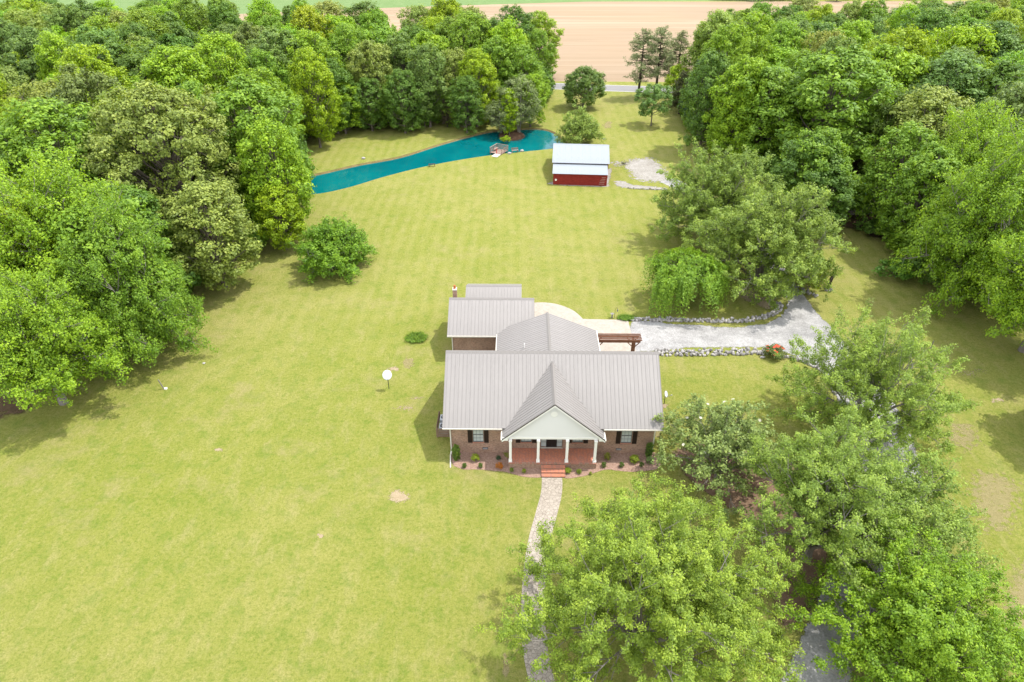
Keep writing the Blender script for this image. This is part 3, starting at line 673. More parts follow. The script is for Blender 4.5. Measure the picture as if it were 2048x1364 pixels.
stones('small ring of grey stones at the foot of the bright shrub by the drive', [(1598, 572), (1606, 583), (1622, 590), (1630, 596)], 18, 2, .38, 5)
stones('ring of pale stones round the foot of the dark carved stump', [(1648, 580), (1656, 583), (1664, 580)], 12, 1, .32, 6)

# ------------------------------------------------------------------ trees
def cards_mesh(name, P, N, size, rng, mat, aspect=.62, val=None, along=None):
    n = len(P); P = P.astype(np.float32)
    N = N / (np.linalg.norm(N, axis=1, keepdims=True) + 1e-9)
    T = rng.normal(size=(n, 3)) if along is None else along + rng.normal(size=(n, 3))*.25
    T -= (T*N).sum(1, keepdims=True)*N; T /= np.linalg.norm(T, axis=1, keepdims=True) + 1e-9; B = np.cross(N, T)
    s = size * rng.uniform(.65, 1.35, (n, 1)); wv = s*aspect/2
    V = np.empty((n, 4, 3), np.float32)
    V[:, 0] = P - T*s/2; V[:, 1] = P + B*wv - N*s*.10; V[:, 2] = P + T*s/2 - N*s*.12; V[:, 3] = P - B*wv - N*s*.10
    me = bpy.data.meshes.new(name); me.vertices.add(4*n); me.vertices.foreach_set('co', V.reshape(-1))
    idx = np.arange(n)[:, None]*4 + np.array([0, 1, 2, 0, 2, 3]); me.loops.add(6*n); me.loops.foreach_set('vertex_index', idx.reshape(-1).astype(np.int32))
    me.polygons.add(2*n); me.polygons.foreach_set('loop_start', np.arange(0, 6*n, 3, dtype=np.int32))
    a = me.attributes.new('v', 'FLOAT', 'FACE'); v = (rng.uniform(0, 1, n) if val is None else val); a.data.foreach_set('value', np.repeat(v, 2).astype(np.float32))
    me.materials.append(mat); me.update(calc_edges=True); return me

def broad_tree(name, seed, h, Rr, hb, lobes, subs, per, leaf, lobe_r=.34, sub_r=.75, flat=.72, mat='leaf', bark='bark', trunks=1, flatten=1.0, open_=0.0, low=-.35, trunk_r=None, irregular=.25):
    """limbs to leaf lobes to twig clumps to leaves; returns (trunk mesh, crown mesh)"""
    rng = np.random.default_rng(seed); tr = trunk_r or h*.018 + .05; b = MB(); cz = (h + hb)/2; rz = (h - hb)/2
    forks = []
    for k in range(trunks):
        a = 2*math.pi*k/trunks + rng.uniform(0, 1); sp = 0 if trunks == 1 else Rr*.12
        z1 = hb + rz*.25; p1 = Vector((math.cos(a)*sp + rng.normal()*.15, math.sin(a)*sp + rng.normal()*.15, z1))
        b.tube([(math.cos(a)*sp*.25, math.sin(a)*sp*.25, -.1), (math.cos(a)*sp*.35, math.sin(a)*sp*.35, .3), p1*.55, p1, (p1.x*1.3, p1.y*1.3, cz + rz*.45)], [tr*1.5, tr*1.05, tr*.85, tr*.7, tr*.18], 8)
        forks.append(p1)
    C = []; ga = math.pi*(3 - math.sqrt(5))
    for i in range(lobes):
        u = low + (1 - low)*(i + .5)/lobes; th = i*ga + rng.uniform(-.35, .35)
        q = .66*rng.uniform(1 - irregular, 1 + irregular*.55); rr_ = math.sqrt(max(0, 1 - u*u)) if u > 0 else max(.72, math.sqrt(1 - u*u))
        C.append((Rr*q*rr_*math.cos(th)*1.05, Rr*q*rr_*math.sin(th)*1.05, cz + rz*u*(.70 if u > 0 else .86)*rng.uniform(.88, 1.12)))
    C = np.array(C); S = []; SR = []; OUT = []
    for c in C:
        f = forks[rng.integers(len(forks))]; lv = Vector(c); lr = Rr*lobe_r*rng.uniform(.75, 1.2)
        t0 = rng.uniform(.15, .95); z0 = min(max(hb*.75, lv.z - (lv - f).length*.55), cz + rz*.2)
        base = Vector((f.x*min(1, z0/max(f.z, .1)), f.y*min(1, z0/max(f.z, .1)), z0)); mid = base.lerp(lv, .5) + Vector((rng.normal()*.12*lr, rng.normal()*.12*lr, -.10*(lv-base).length))
        b.tube([base, mid, lv], [tr*.42, tr*.26, tr*.10], 5, cap=False)
        for k in range(subs):
            d = rng.normal(size=3); o = np.array([c[0]/Rr, c[1]/Rr, (c[2]-cz)/rz]); d = d/np.linalg.norm(d) + o*.65 + np.array([0, 0, .22]); d /= np.linalg.norm(d)
            sp = c + d*lr*np.array([1, 1, flatten*.85])*rng.uniform(.65, 1.05); S.append(sp); SR.append(sub_r*rng.uniform(.7, 1.3)); OUT.append(d)
            if k % 2 == 0: b.tube([lv, lv.lerp(Vector(sp), .55) + Vector((0, 0, -.08)), Vector(sp)], [tr*.10, tr*.06, tr*.025], 3, cap=False)
    S = np.array(S); SR = np.array(SR); OUT = np.array(OUT); m = len(S); cnt = per
    keep = rng.uniform(size=m) >= open_; S, SR, OUT = S[keep], SR[keep], OUT[keep]; m = len(S)
    D = rng.normal(size=(m, cnt, 3)); D /= np.linalg.norm(D, axis=2, keepdims=True); D *= (rng.uniform(.25, 1, (m, cnt, 1)))**.6
    P = S[:, None] + D*SR[:, None, None]*np.array([1, 1, flat]); N = OUT[:, None]*.55 + D*.7 + np.array([0, 0, .55]) + rng.normal(size=(m, cnt, 3))*.42
    cv = rng.uniform(0, 1, (m, 1)); val = np.clip(.45*cv + .55*rng.uniform(0, 1, (m, cnt)), 0, 1)
    return b.mesh('trunk', M[bark]), cards_mesh('crown', P.reshape(-1, 3), N.reshape(-1, 3), leaf, rng, M[mat], val=val.reshape(-1))

def spray_tree(name, seed, h, Rr, prim=16, sec=10, ter=7, per=30, leaf=.20, mat='leaf', bark='bark_grey', trunk_r=.2, fork=.9, clump=.34, elev=(8, 82), up=.5, shape=1.0, droop=0.0):
    """limbs, branches and upright shoots, leaves only on the outer shoots: open and feathery"""
    rng = np.random.default_rng(seed); b = MB(); S = []; OUT = []; V = []
    b.tube([(0, 0, -.15), (0, 0, fork*.5), (0, 0, fork)], [trunk_r*1.7, trunk_r*1.25, trunk_r*1.3], 9)
    for i in range(prim):
        th = i*2.399963 + rng.uniform(-.3, .3); e = math.radians(elev[0] + (elev[1]-elev[0])*((i+.5)/prim)**shape)
        L = 1/math.sqrt((math.cos(e)/Rr)**2 + (math.sin(e)/(h-fork))**2)*rng.uniform(.78, 1.04)
        d = np.array([math.cos(th)*math.cos(e), math.sin(th)*math.cos(e), math.sin(e)]); o = np.array([0, 0, fork*rng.uniform(.6, 1.05)]); lift = np.array([0, 0, L*.16*math.cos(e)])
        pt = lambda t, o=o, d=d, L=L, lift=lift: o + d*L*t + lift*(4*t*(1-t))
        b.tube([pt(t) for t in (0, .25, .5, .75, 1)], [trunk_r*q for q in (.62, .42, .27, .15, .05)], 5, cap=False)
        for j in range(sec):
            t = .22 + .78*(j+.5)/sec + rng.uniform(-.03, .03); q = pt(min(t, 1)); a = rng.normal(size=3); a -= a.dot(d)*d; a /= np.linalg.norm(a)
            d2 = d*.75 + a*.95 + np.array([0, 0, up*.5]); d2 /= np.linalg.norm(d2); L2 = L*(.46 - .22*t)*rng.uniform(.7, 1.2)
            b.tube([q, q + d2*L2*.5 + np.array([0, 0, -.03*L2]), q + d2*L2], [trunk_r*.13, trunk_r*.08, trunk_r*.03], 4, cap=False)
            for k in range(ter):
                t3 = .30 + .70*(k+.6)/ter; r3 = q + d2*L2*t3; a3 = rng.normal(size=3); d3 = d2*.5 + a3/np.linalg.norm(a3)*.75 + np.array([0, 0, up - droop]); d3 /= np.linalg.norm(d3); L3 = rng.uniform(.5, 1.1)*clump*2.9
                en = r3 + d3*L3; b.tube([r3, en], [trunk_r*.045, trunk_r*.018], 3, cap=False); v = rng.uniform()
                for u in (.62, 1.0): S.append(r3 + d3*L3*u); OUT.append(d3*.4 + d*.5); V.append(v)
    S = np.array(S); OUT = np.array(OUT); V = np.array(V); m = len(S); n2 = per//2
    D = rng.normal(size=(m, n2, 3)); D /= np.linalg.norm(D, axis=2, keepdims=True)
    P = S[:, None] + D*clump*rng.uniform(.3, 1.15, (m, n2, 1))*np.array([1, 1, .8]); ok = P[..., 2] > .25; N = OUT[:, None]*.5 + D*.5 + np.array([0, 0, .6]) + rng.normal(size=(m, n2, 3))*.45
    hz = np.clip((P[..., 2])/h, 0, 1); val = np.clip(.50*V[:, None] + .50*rng.uniform(0, 1, (m, n2)), 0, 1)
    return b.mesh('trunk', M[bark]), cards_mesh('crown', P[ok], N[ok], leaf, rng, M[mat], val=val[ok])

def pine_tree(seed, h, Rr, hb, mat='needle', tuft=.9, n=15, per=26, leaf=.42, taper=.5):
    rng = np.random.default_rng(seed); b = MB(); b.tube([(0, 0, -.1), (0, 0, h*.3), (.1, .05, h*.65), (.1, 0, h*.98)], [h*.018+.08, h*.015+.05, h*.009+.03, .04], 7)
    S = []; OUT = []
    for i in range(n):
        t = (i+.5)/n; z = hb + (h - hb)*t; rr_ = Rr*(1 - t)**taper * (.55 + .45*min(1, t*4))
        for k in range(rng.integers(3, 6)):
            a = rng.uniform(0, 6.28); L = rr_*rng.uniform(.6, 1.1); e = Vector((math.cos(a)*L, math.sin(a)*L, z + L*.12 + rng.normal()*.3))
            b.tube([(0, 0, z), Vector((e.x*.5, e.y*.5, z + L*.02)), e], [.07+.01*h*(1-t)*.3, .04, .015], 4, cap=False)
            for q in (1, .78, .55):
                if q < 1 and L < 1.2: continue
                for j in range(2): S.append((e.x*q + rng.normal()*.35, e.y*q + rng.normal()*.35, z + (e.z-z)*q + rng.normal()*.2)); OUT.append((math.cos(a), math.sin(a), .4))
    for j in range(5): S.append((rng.normal()*.3, rng.normal()*.3, h - j*.25)); OUT.append((0, 0, 1))
    S = np.array(S); OUT = np.array(OUT); m = len(S); D = rng.normal(size=(m, per, 3)); D /= np.linalg.norm(D, axis=2, keepdims=True)
    P = S[:, None] + D*tuft*rng.uniform(.2, .6, (m, per, 1))*np.array([1, 1, .6]); N = rng.normal(size=(m, per, 3)) + np.array([0, 0, .7]); AL = D
    return b.mesh('trunk', M['bark_dark']), cards_mesh('crown', P.reshape(-1, 3), N.reshape(-1, 3), leaf, rng, M[mat], .28, along=AL.reshape(-1, 3))

def weeping_tree(seed, h, Rr, leaf=.22):
    rng = np.random.default_rng(seed); b = MB(); b.tube([(0, 0, -.1), (.1, 0, h*.3), (0, .1, h*.6)], [.22, .17, .12], 8); P = []; N = []; V = []
    for i in range(110):
        a = rng.uniform(0, 6.28); q = math.sqrt(rng.uniform(.02, 1)); x, y = math.cos(a)*Rr*q*.85, math.sin(a)*Rr*q*.85; top = h*(1 - .30*q*q) + rng.normal()*.15
        b.tube([(0, 0, h*.5), (x*.5, y*.5, top*.93), (x, y, top)], [.07, .045, .02], 4, cap=False)
        for k in range(5):
            dx, dy = rng.normal(size=2)*.45; L = rng.uniform(.35, .8)*h*(.45 + .5*q); v = rng.uniform(0, 1)
            for t in np.linspace(0, 1, 60):
                zz = top - L*t*t - .12*t; 
                if zz < .45: break
                P.append((x + dx + math.cos(a)*.7*t*q + rng.normal()*.12, y + dy + math.sin(a)*.7*t*q + rng.normal()*.12, zz + rng.normal()*.07)); N.append((math.cos(a)*.8, math.sin(a)*.8, .7)); V.append(v)
    P = np.array(P); N = np.array(N) + rng.normal(size=(len(P), 3))*.45; V = .5*np.array(V) + .5*rng.uniform(0, 1, len(P))
    return b.mesh('trunk', M['bark_dark']), cards_mesh('crown', P, N, leaf, rng, M['leaf'], .6, val=V)

def place(name, meshes, x, y, rz, scale, color, label, cat='tree', group=None, cname='crown'):
    t = empty(name, (x, y, 0), rz, label, cat, group); t.scale = scale if hasattr(scale, '__len__') else (scale,)*3
    link('trunk' if cname == 'crown' else 'stems', meshes[0], t); c = link(cname, meshes[1], t); c.color = (*color, 1); return t

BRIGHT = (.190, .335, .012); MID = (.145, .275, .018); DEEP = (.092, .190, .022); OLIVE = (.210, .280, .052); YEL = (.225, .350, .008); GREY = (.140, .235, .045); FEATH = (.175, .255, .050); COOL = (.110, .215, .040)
CN = {BRIGHT: 'bright green', MID: 'mid green', DEEP: 'deep green', OLIVE: 'olive', YEL: 'yellow green', GREY: 'grey green', COOL: 'cool green', FEATH: 'soft green'}
wood_protos = [broad_tree('wood', 100+i, 18, 6.0, .9, lb, 14, 27, .37, lr, sr, irregular=ir, trunk_r=.30, low=lw) for i, (lb, lr, sr, ir, lw) in enumerate(
    [(54, .27, .72, .42, -.92), (62, .24, .66, .46, -.9), (50, .29, .75, .40, -.92), (66, .22, .62, .50, -.92), (54, .26, .80, .48, -.88)])]
maples = [spray_tree('maple', 700+i, 14, 7.0, prim=30, sec=12, ter=8, per=34, leaf=.23, clump=.50, elev=(8, 84) if i == 0 else (0, 84), fork=3.2 if i == 0 else 2.0, bark='bark_grey', trunk_r=.3, up=.25) for i in range(2)]
maples.append(broad_tree('olive', 710, 22, 9.5, .8, 84, 16, 34, .36, .20, .72, low=-.62, irregular=.42, trunk_r=.4))
rnd = random.Random(11)
placed = []
def wood(px, py, h, rad, col, label, proto=None, cat='tree', group=None, base=False):
    """px, py: the top of the crown in the photo (or its foot with base=True)"""
    if not (px > 620 and px < 1100): h *= 1.10; rad *= 1.06
    rad *= 1.08; x, y = G(px, py, 0 if base else h*.93); k = rnd.randrange(5) if proto is None else proto
    placed.append((x, y, rad)); return place('broadleaf_tree', wood_protos[k] if k < 5 else maples[k-5], x, y, rnd.uniform(0, 6.28), (rad/6.0, rad/6.0, h/18) if k < 5 else ((rad/7.0, rad/7.0, h/14) if k < 7 else (rad/9.5, rad/9.5, h/22)), col, label, cat, group)

# left woods, the trees one can tell apart
wood(128, 806, 12.8, 5.3, (.170, .305, .012), 'bright green maple leaning over the lawn at the near end of the left woods', 5, 'tree', None, True)
wood(10, 420, 15, 5.4, YEL, 'yellow green tree at the left photo edge behind the near maple', 6)
wood(196, 440, 15, 4.9, MID, 'fresh mid green tree between the near maple and the big olive oak', 6)
wood(290, 165, 21, 8.6, OLIVE, 'largest olive coloured oak in the left woods', 7)
wood(395, 370, 13, 5.0, OLIVE, 'low olive tree drooping to the lawn under the big oak')
wood(476, 155, 19.5, 6.8, MID, 'tall mid green tree directly right of the big olive oak')
wood(530, 245, 16, 4.4, BRIGHT, 'bright green tree at the wood corner above the left end of the pond')
wood(548, 370, 9, 3.2, YEL, 'low yellow green tree where the left woods meet the lawn by the pond')
wood(60, 350, 18, 7.0, BRIGHT, 'yellowish broad tree at the left photo edge level with the pond end', 5)
wood(170, 400, 16, 5.5, MID, 'rounded mid green tree left of the low olive tree')
wood(75, 205, 19, 7.0, MID, 'wide mid green tree near the left photo edge above the oak')
wood(160, 95, 20, 5.5, YEL, 'yellow green tree up and left of the big olive oak')
wood(330, 90, 20, 6.5, BRIGHT, 'pale bright green tree behind the big olive oak')
wood(430, 70, 20, 5.5, BRIGHT, 'bright green tree behind the tall tree right of the oak')
wood(610, 100, 17, 4.2, YEL, 'yellow green tree standing at the bend of the woods left of the pond')
wood(655, 120, 15, 4.6, DEEP, 'rounded dark tree next to the yellow green tree at the bend')
wood(550, 60, 18, 6.0, GREY, 'grey green tree behind the bend of the left woods')
wood(740, 75, 18, 5.2, OLIVE, 'olive tree behind the pond, left of centre of the row')
wood(800, 65, 18, 5.0, GREY, 'grey green tree behind the pond with a bare limb')
wood(690, 50, 19, 5.0, MID, 'mid green tree in the back row over the pond, furthest left of the row')
wood(850, 90, 17, 4.8, GREY, 'grey green tree with a round head behind the middle of the pond')
wood(905, 95, 16, 4.4, OLIVE, 'olive green tree behind the jetty end of the pond')
wood(800, 140, 13, 4.0, DEEP, 'dark green tree low at the wood edge behind the small lawn tree')
wood(870, 30, 18, 5.0, YEL, 'yellow green tree on the skyline against the brown field')
wood(950, 100, 16, 4.4, YEL, 'yellow green tree in the wood edge behind the island')
wood(990, 75, 17, 5.0, MID, 'round mid green tree near the right end of the left woods')
wood(1040, 85, 16, 5.2, MID, 'last broad tree of the left woods beside the brown field')
wood(985, 38, 19, 4.5, DEEP, 'dark green tree on the skyline before the brown field')
wood(1062, 150, 11, 3.6, BRIGHT, 'bright green low tree at the right corner of the left woods')
wood(1075, 60, 15, 4.0, MID, 'thin topped tree jutting over the brown field')
wood(930, 150, 12, 3.6, DEEP, 'dark tree at the foot of the woods just left of the island')
for px, py, h_, r_, c_, lb in [(640, 276, 12, 4.2, MID, 'low leafy tree at the wood foot left of the far bank lawn'), (692, 267, 11, 4.0, BRIGHT, 'bright low tree at the wood foot above the left part of the pond'),
    (745, 262, 11, 3.8, DEEP, 'low dark tree at the wood edge above the far bank'), (790, 257, 10, 3.6, MID, 'mid green low tree behind the small spreading bank tree'), (850, 253, 10, 3.6, DEEP, 'dark low tree at the wood foot above the middle of the pond'),
    (905, 249, 10, 3.4, MID, 'mid green low tree at the wood foot above the jetty'), (955, 244, 9, 3.2, GREY, 'grey green low tree at the wood foot left of the island'), (1070, 216, 9, 3.0, BRIGHT, 'bright low tree at the wood foot right of the island')]:
    wood(px, py, h_, r_, c_, lb, None, 'tree', None, True)
# right woods
wood(1430, 105, 17, 4.5, DEEP, 'dark tree at the left end of the right woods beside the pines')
wood(1520, 30, 19, 5.5, BRIGHT, 'bright tree on the skyline at the left end of the right woods')
wood(1500, 110, 18, 5.2, BRIGHT, 'bright green tree in front of the skyline tree in the right woods')
wood(1600, 35, 19, 5.5, GREY, 'pale grey green tree on the skyline of the right woods')
wood(1560, 130, 17, 6.5, MID, 'broad mid green tree behind the two soft green yard trees')
wood(1690, 90, 21, 8.5, MID, 'tallest mid green tree in the middle of the right woods')
wood(1800, 85, 20, 7.0, BRIGHT, 'bright green tall tree right of the tallest tree of the right woods')
wood(1655, 255, 14, 4.6, MID, 'mid green tree hanging over the green roofed shed')
wood(1640, 270, 13, 5.0, DEEP, 'deep green tree behind the right shoulder of the yard tree')
wood(1832, 250, 15, 4.8, MID, 'mid green tree right of the green roofed shed')
wood(1480, 180, 13, 4.0, BRIGHT, 'green tree at the wood edge above the upper yard tree')
wood(1920, 110, 19, 7.0, COOL, 'cool green tree at the right photo edge high in the woods')
wood(2000, 40, 20, 7.0, COOL, 'cool dark tree in the upper right corner')
wood(1880, 180, 17, 6.0, OLIVE, 'olive green tree between the cool green trees and the bright edge tree')
wood(1985, 240, 17, 6.0, BRIGHT, 'bright yellowish tree at the right photo edge above the clearing', 5)
wood(1895, 290, 15, 4.8, MID, 'mid green tree left of the bright tree at the photo edge')
wood(1948, 420, 10, 3.8, DEEP, 'deep green low tree behind the round hedge bush')
wood(2045, 702, 14.5, 5.8, BRIGHT, 'large bright green maple with a grey trunk on the right lawn', 5, 'tree', None, True)
wood(2030, 300, 18, 6.0, (.165, .300, .012), 'tall bright tree at the right photo edge just behind the lawn maple', 6)
wood(1670, 330, 10, 4.0, DEEP, 'deep green low tree left of the clearing')
x, y = 51.5, 46.0; place('broadleaf_tree', wood_protos[1], x, y, 1, (1.0, 1.0, .75), MID, 'mid green tree just past the right photo edge that shades the side lawn', 'tree')

ANCH = [(G(px, py, h), nm) for px, py, h, nm in [(92, 700, 8, 'the near left maple'), (290, 300, 12, 'the largest olive oak'), (476, 250, 10, 'the tall tree right of the olive oak'), (610, 150, 10, 'the yellow green tree at the bend'),
    (740, 120, 12, 'the olive tree above the pond'), (860, 130, 10, 'the round headed tree above the pond'), (950, 150, 10, 'the yellow green tree behind the island'), (1040, 130, 10, 'the wood corner by the brown field'), (60, 30, 16, 'the upper left photo corner'),
    (400, 30, 16, 'the skyline under the green field'), (75, 240, 16, 'the wide tree at the left edge'), (160, 120, 16, 'the yellow green tree above the oak'), (560, 80, 16, 'the grey green tree above the bend'), (1390, 180, 8, 'the roadside pines'), (1520, 80, 14, 'the bright skyline tree'),
    (1690, 180, 14, 'the tallest right woods tree'), (1740, 365, 3, 'the green roofed shed'), (1920, 150, 14, 'the cool green tree at the right edge'), (2000, 30, 16, 'the upper right photo corner'), (1990, 450, 10, 'the large maple of the right lawn'), (1650, 30, 16, 'the skyline near the hedgerow')]]
SEEN = {}
def pos_label(t, X, Y, h):
    (ax, ay), nm = min(ANCH, key=lambda a: math.dist(a[0], (X, Y))); dx, dy = X-ax, Y-ay
    d = ('right of' if dx > 0 else 'left of') if abs(dx) > abs(dy) else ('behind' if dy > 0 else 'in front of')
    k = (t, d, nm); SEEN[k] = SEEN.get(k, 0) + 1; i = SEEN[k]
    o_ = ['', 'second ', 'third ', 'fourth ', 'fifth ', 'sixth ', 'seventh ', 'eighth ', 'ninth ', 'tenth ', 'eleventh ', 'twelfth ', 'thirteenth ', 'fourteenth ', 'fifteenth '][min(i-1, 14)]
    return f'{o_}{t} {d} {nm}'
def nearest(x, y): return min((math.hypot(x-a, y-c_) / (r_*.50 + 2.6) for a, c_, r_ in placed), default=9)
SHED_XY = G(1742, 388, 3.5)
def fill(poly, side, step, seed):
    r = random.Random(seed); xs = [p[0] for p in poly]; ys = [p[1] for p in poly]; y = min(ys); out_ = []
    while y < max(ys):
        x = min(xs)
        while x < max(xs):
            X = x + r.uniform(-.35, .35)*step; Y = y + r.uniform(-.35, .35)*step; x += step
            if not pip(X, Y, poly) or edge_dist(X, Y, poly) < 2.6: continue
            hh = r.uniform(14, 22); Z = Y*math.cos(PITCH) + (H-hh)*math.sin(PITCH); px = 1024 + X/Z*F; py = 682 + F*math.tan(math.atan((H-hh)/Y) - PITCH)
            if px < -140 or px > 2190 or py < -22 or nearest(X, Y) < 1: continue
            if abs(X-SHED_XY[0]*Y/SHED_XY[1]) < 7.5 and SHED_XY[1]-22 < Y < SHED_XY[1]+11: continue
            if side == 'right' and math.dist((X, Y), G(1735, 470)) < 9: continue
            rad = r.uniform(5.2, 7.4); col = r.choice([MID, BRIGHT, MID, GREY, DEEP, OLIVE, MID, YEL, BRIGHT, DEEP]); placed.append((X, Y, rad)); out_.append((X, Y, hh, rad, col))
        y += step*.87
    out_.sort(key=lambda q: min(math.dist(a[0], q[:2]) for a in ANCH))
    for X, Y, hh, rad, col in out_:
        dd = 'near' if Y < 90 else ('middle' if Y < 135 else 'far')
        place('broadleaf_tree', wood_protos[r.randrange(5)], X, Y, r.uniform(0, 6.28), (rad/6*r.uniform(.8, 1.15), rad/6*r.uniform(.8, 1.15), hh/18), tuple(c*r.uniform(.9, 1.12) for c in col),
              pos_label(f'{CN[col]} woodland tree', X, Y, hh), 'tree', f'{CN[col]} trees in the {dd} part of the {side} woods')
fill(LEFT, 'left', 7.9, 3); fill(RIGHT, 'right', 7.9, 4)

# shrubs in the shade of the wood edge
shrub_me = [broad_tree('shrub', 300+i, 2.6, 1.9, .15, 14, 8, 22, .26, .42, .42, trunk_r=.05, low=-.5) for i in range(2)]
r = random.Random(8)
def edge_shrubs(poly, i0, i1, side, spacing):
    for i in range(i0, i1):
        a, c = poly[i], poly[i+1]; L = math.dist(a, c); k = max(1, int(L/spacing))
        for j in range(k):
            t = (j + r.random())/k; x = a[0] + (c[0]-a[0])*t; y = a[1] + (c[1]-a[1])*t; x += (-1 if side == 'left' else 1)*r.uniform(.8, 3.2); y += r.uniform(-.5, 1.8)
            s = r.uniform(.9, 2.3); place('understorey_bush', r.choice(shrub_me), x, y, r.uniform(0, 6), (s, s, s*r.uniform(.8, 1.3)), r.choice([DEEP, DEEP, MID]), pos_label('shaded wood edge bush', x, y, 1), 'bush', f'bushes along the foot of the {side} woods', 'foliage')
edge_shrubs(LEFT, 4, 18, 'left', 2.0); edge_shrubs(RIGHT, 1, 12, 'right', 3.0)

# pines by the road and in the wood edges
pine_me = [pine_tree(400, 15, 5.6, 3.8, n=20, per=22, tuft=1.0, leaf=.36, taper=.6), pine_tree(401, 15, 5.0, 5.0, n=18, per=22, tuft=1.0, leaf=.36), pine_tree(402, 12, 3.2, 1.5, n=20, taper=.8)]
PINE = (.200, .245, .110)
def lone(name, meshes, px, py, sc_, col, label, cat='tree', group=None, rz=None, cname='crown'):
    x, y = G(px, py); placed.append((x, y, 3)); return place(name, meshes, x, y, rnd.uniform(0, 6) if rz is None else rz, sc_, col, label, cat, group, cname)
lone('pine_tree', pine_me[0], 1276, 198, (.95, .95, 1.0), PINE, 'leftmost tall pine by the road with a bare lower trunk')
lone('pine_tree', pine_me[1], 1310, 196, 1.0, PINE, 'middle tall pine of the three by the road')
lone('pine_tree', pine_me[0], 1350, 190, (1, 1, .93), (.205, .235, .105), 'right hand pine of the three, beside the right woods', rz=2)
lone('pine_tree', pine_me[2], 1358, 228, (.9, .9, .75), (.085, .095, .04), 'low ragged pine under the yellow green tree by the road')
lone('pine_tree', pine_me[2], 1425, 285, .8, (.085, .060, .035), 'small browning pine at the edge of the right woods')
lone('pine_tree', pine_me[2], 940, 250, .9, (.070, .095, .045), 'dark pine at the wood edge behind the left part of the island')
lone('pine_tree', pine_me[2], 895, 254, .6, (.105, .090, .050), 'half brown pine at the foot of the woods by the pond')
lone('pine_tree', pine_me[2], 1390, 255, 1.1, (.045, .090, .040), 'dark green pine at the left corner of the right woods')

# lone trees on the lawn
rt = broad_tree('round', 500, 8.7, 5.1, .9, 34, 14, 34, .32, .30, .62, low=-.75, trunk_r=.22)
lone('lawn_tree', rt, 1165, 216, 1.0, (.110, .195, .035), 'rounded dark green tree standing alone near the road')
rt2 = broad_tree('round2', 501, 8.6, 3.7, 1.6, 26, 12, 28, .30, .30, .5, low=-.7, trunk_r=.14, open_=.12)
lone('lawn_tree', rt2, 1302, 251, 1.0, (.125, .240, .050), 'slender light green lawn tree right of the barn, in front of the pines')
lone('lawn_tree', rt2, 1350, 212, (.95, .95, 1.05), YEL, 'yellow green tree under the pines by the road')
rt3 = spray_tree('round3', 502, 6.5, 3.9, prim=18, sec=9, ter=6, per=20, leaf=.26, clump=.36, elev=(2, 84), fork=.6, trunk_r=.14)
lone('lawn_tree', rt3, 1158, 291, 1.0, (.215, .315, .055), 'loose light green tree directly behind the barn')
lone('lawn_tree', rt3, 822, 262, (.60, .60, .48), (.150, .240, .045), 'small spreading tree on the far bank in front of the woods')
lt = spray_tree('low', 503, 5.8, 5.3, prim=24, sec=11, ter=7, per=22, leaf=.24, clump=.36, elev=(2, 84), fork=.4, up=.15)
lone('lawn_tree', lt, 672, 536, 1.0, (.130, .265, .014), 'low spreading green tree alone in the middle of the left lawn')

# island with its trees
ix, iy = G(1022, 270)
pts = [(ix + 2.9*math.cos(a)*random.Random(int(a*9)).uniform(.9, 1.1), iy + 3.2*math.sin(a)) for a in [2*math.pi*k/18 for k in range(18)]]
b = MB(); n = len(pts); b.add([(x, y, -.6) for x, y in pts] + [(ix + (x-ix)*.82, iy + (y-iy)*.82, .22) for x, y in pts] + [(ix, iy, .4)], [(i, (i+1) % n, n+(i+1) % n, n+i) for i in range(n)] + [(n+i, n+(i+1) % n, 2*n) for i in range(n)])
tag(b.build('island', M['mulch_dark']), kind='structure')
cy_ = broad_tree('cypress', 510, 10.5, 4.6, .8, 34, 12, 26, .26, .26, .55, mat='needle', bark='bark_grey', low=-.8, trunks=4, trunk_r=.10, open_=.25, irregular=.3)
place('island_tree', cy_, ix+1.6, iy+1.0, 0, (1, 1, 1.12), (.165, .220, .075), 'grey green feathery tree clump filling the pond island', 'tree')
place('island_tree', cy_, ix-2.0, iy+.6, 2, (.8, .8, .66), (.155, .205, .075), 'smaller grey green tree leaning from the left side of the island', 'tree')
sp = broad_tree('spire', 511, 9.8, 1.5, .4, 30, 9, 22, .26, .5, .42, low=-.95, trunk_r=.12, irregular=.2)
place('island_tree', sp, ix-.3, iy-.9, 1, 1.0, (.250, .400, .006), 'narrow yellow green spire shaped tree at the front of the pond island', 'tree')
x, y = G(1012, 284); place('waterside_bush', shrub_me[0], x, y, 1, (.5, .5, .4), YEL, 'small yellow green bush at the front rim of the island', 'bush', None, 'foliage')

# yard trees
yA = spray_tree('yardA', 520, 12.3, 8.6, prim=30, sec=13, ter=6, per=40, leaf=.22, clump=.38, elev=(2, 84), fork=.8)
yB = spray_tree('yardB', 521, 12.3, 9.6, prim=32, sec=13, ter=6, per=40, leaf=.22, clump=.38, elev=(2, 84), fork=.8)
x, y = G(1422, 482); place('yard_tree', yA, x, y, 0, 1.0, (.178, .275, .040), 'soft green spreading tree behind the drive, the upper of the two', 'tree')
x, y = G(1515, 575); place('yard_tree', yB, x, y, 0, 1.0, (.188, .282, .040), 'soft green spreading tree at the bend of the drive, the lower of the two', 'tree')
x, y = G(1362, 612); place('weeping_tree', weeping_tree(530, 6.8, 4.9), x, y, 0, 1.0, (.160, .300, .022), 'weeping tree with hanging green strands beside the gravel drive', 'tree')
s5 = broad_tree('narrow', 531, 5.2, 1.6, .4, 18, 9, 24, .24, .5, .4, trunk_r=.06, trunks=3, low=-.7)
x, y = G(1615, 583); place('tall_shrub', s5, x, y, 0, 1.0, (.19, .27, .015), 'upright bright shrub between the drive bend and the carved stump', 'shrub', None, 'foliage')
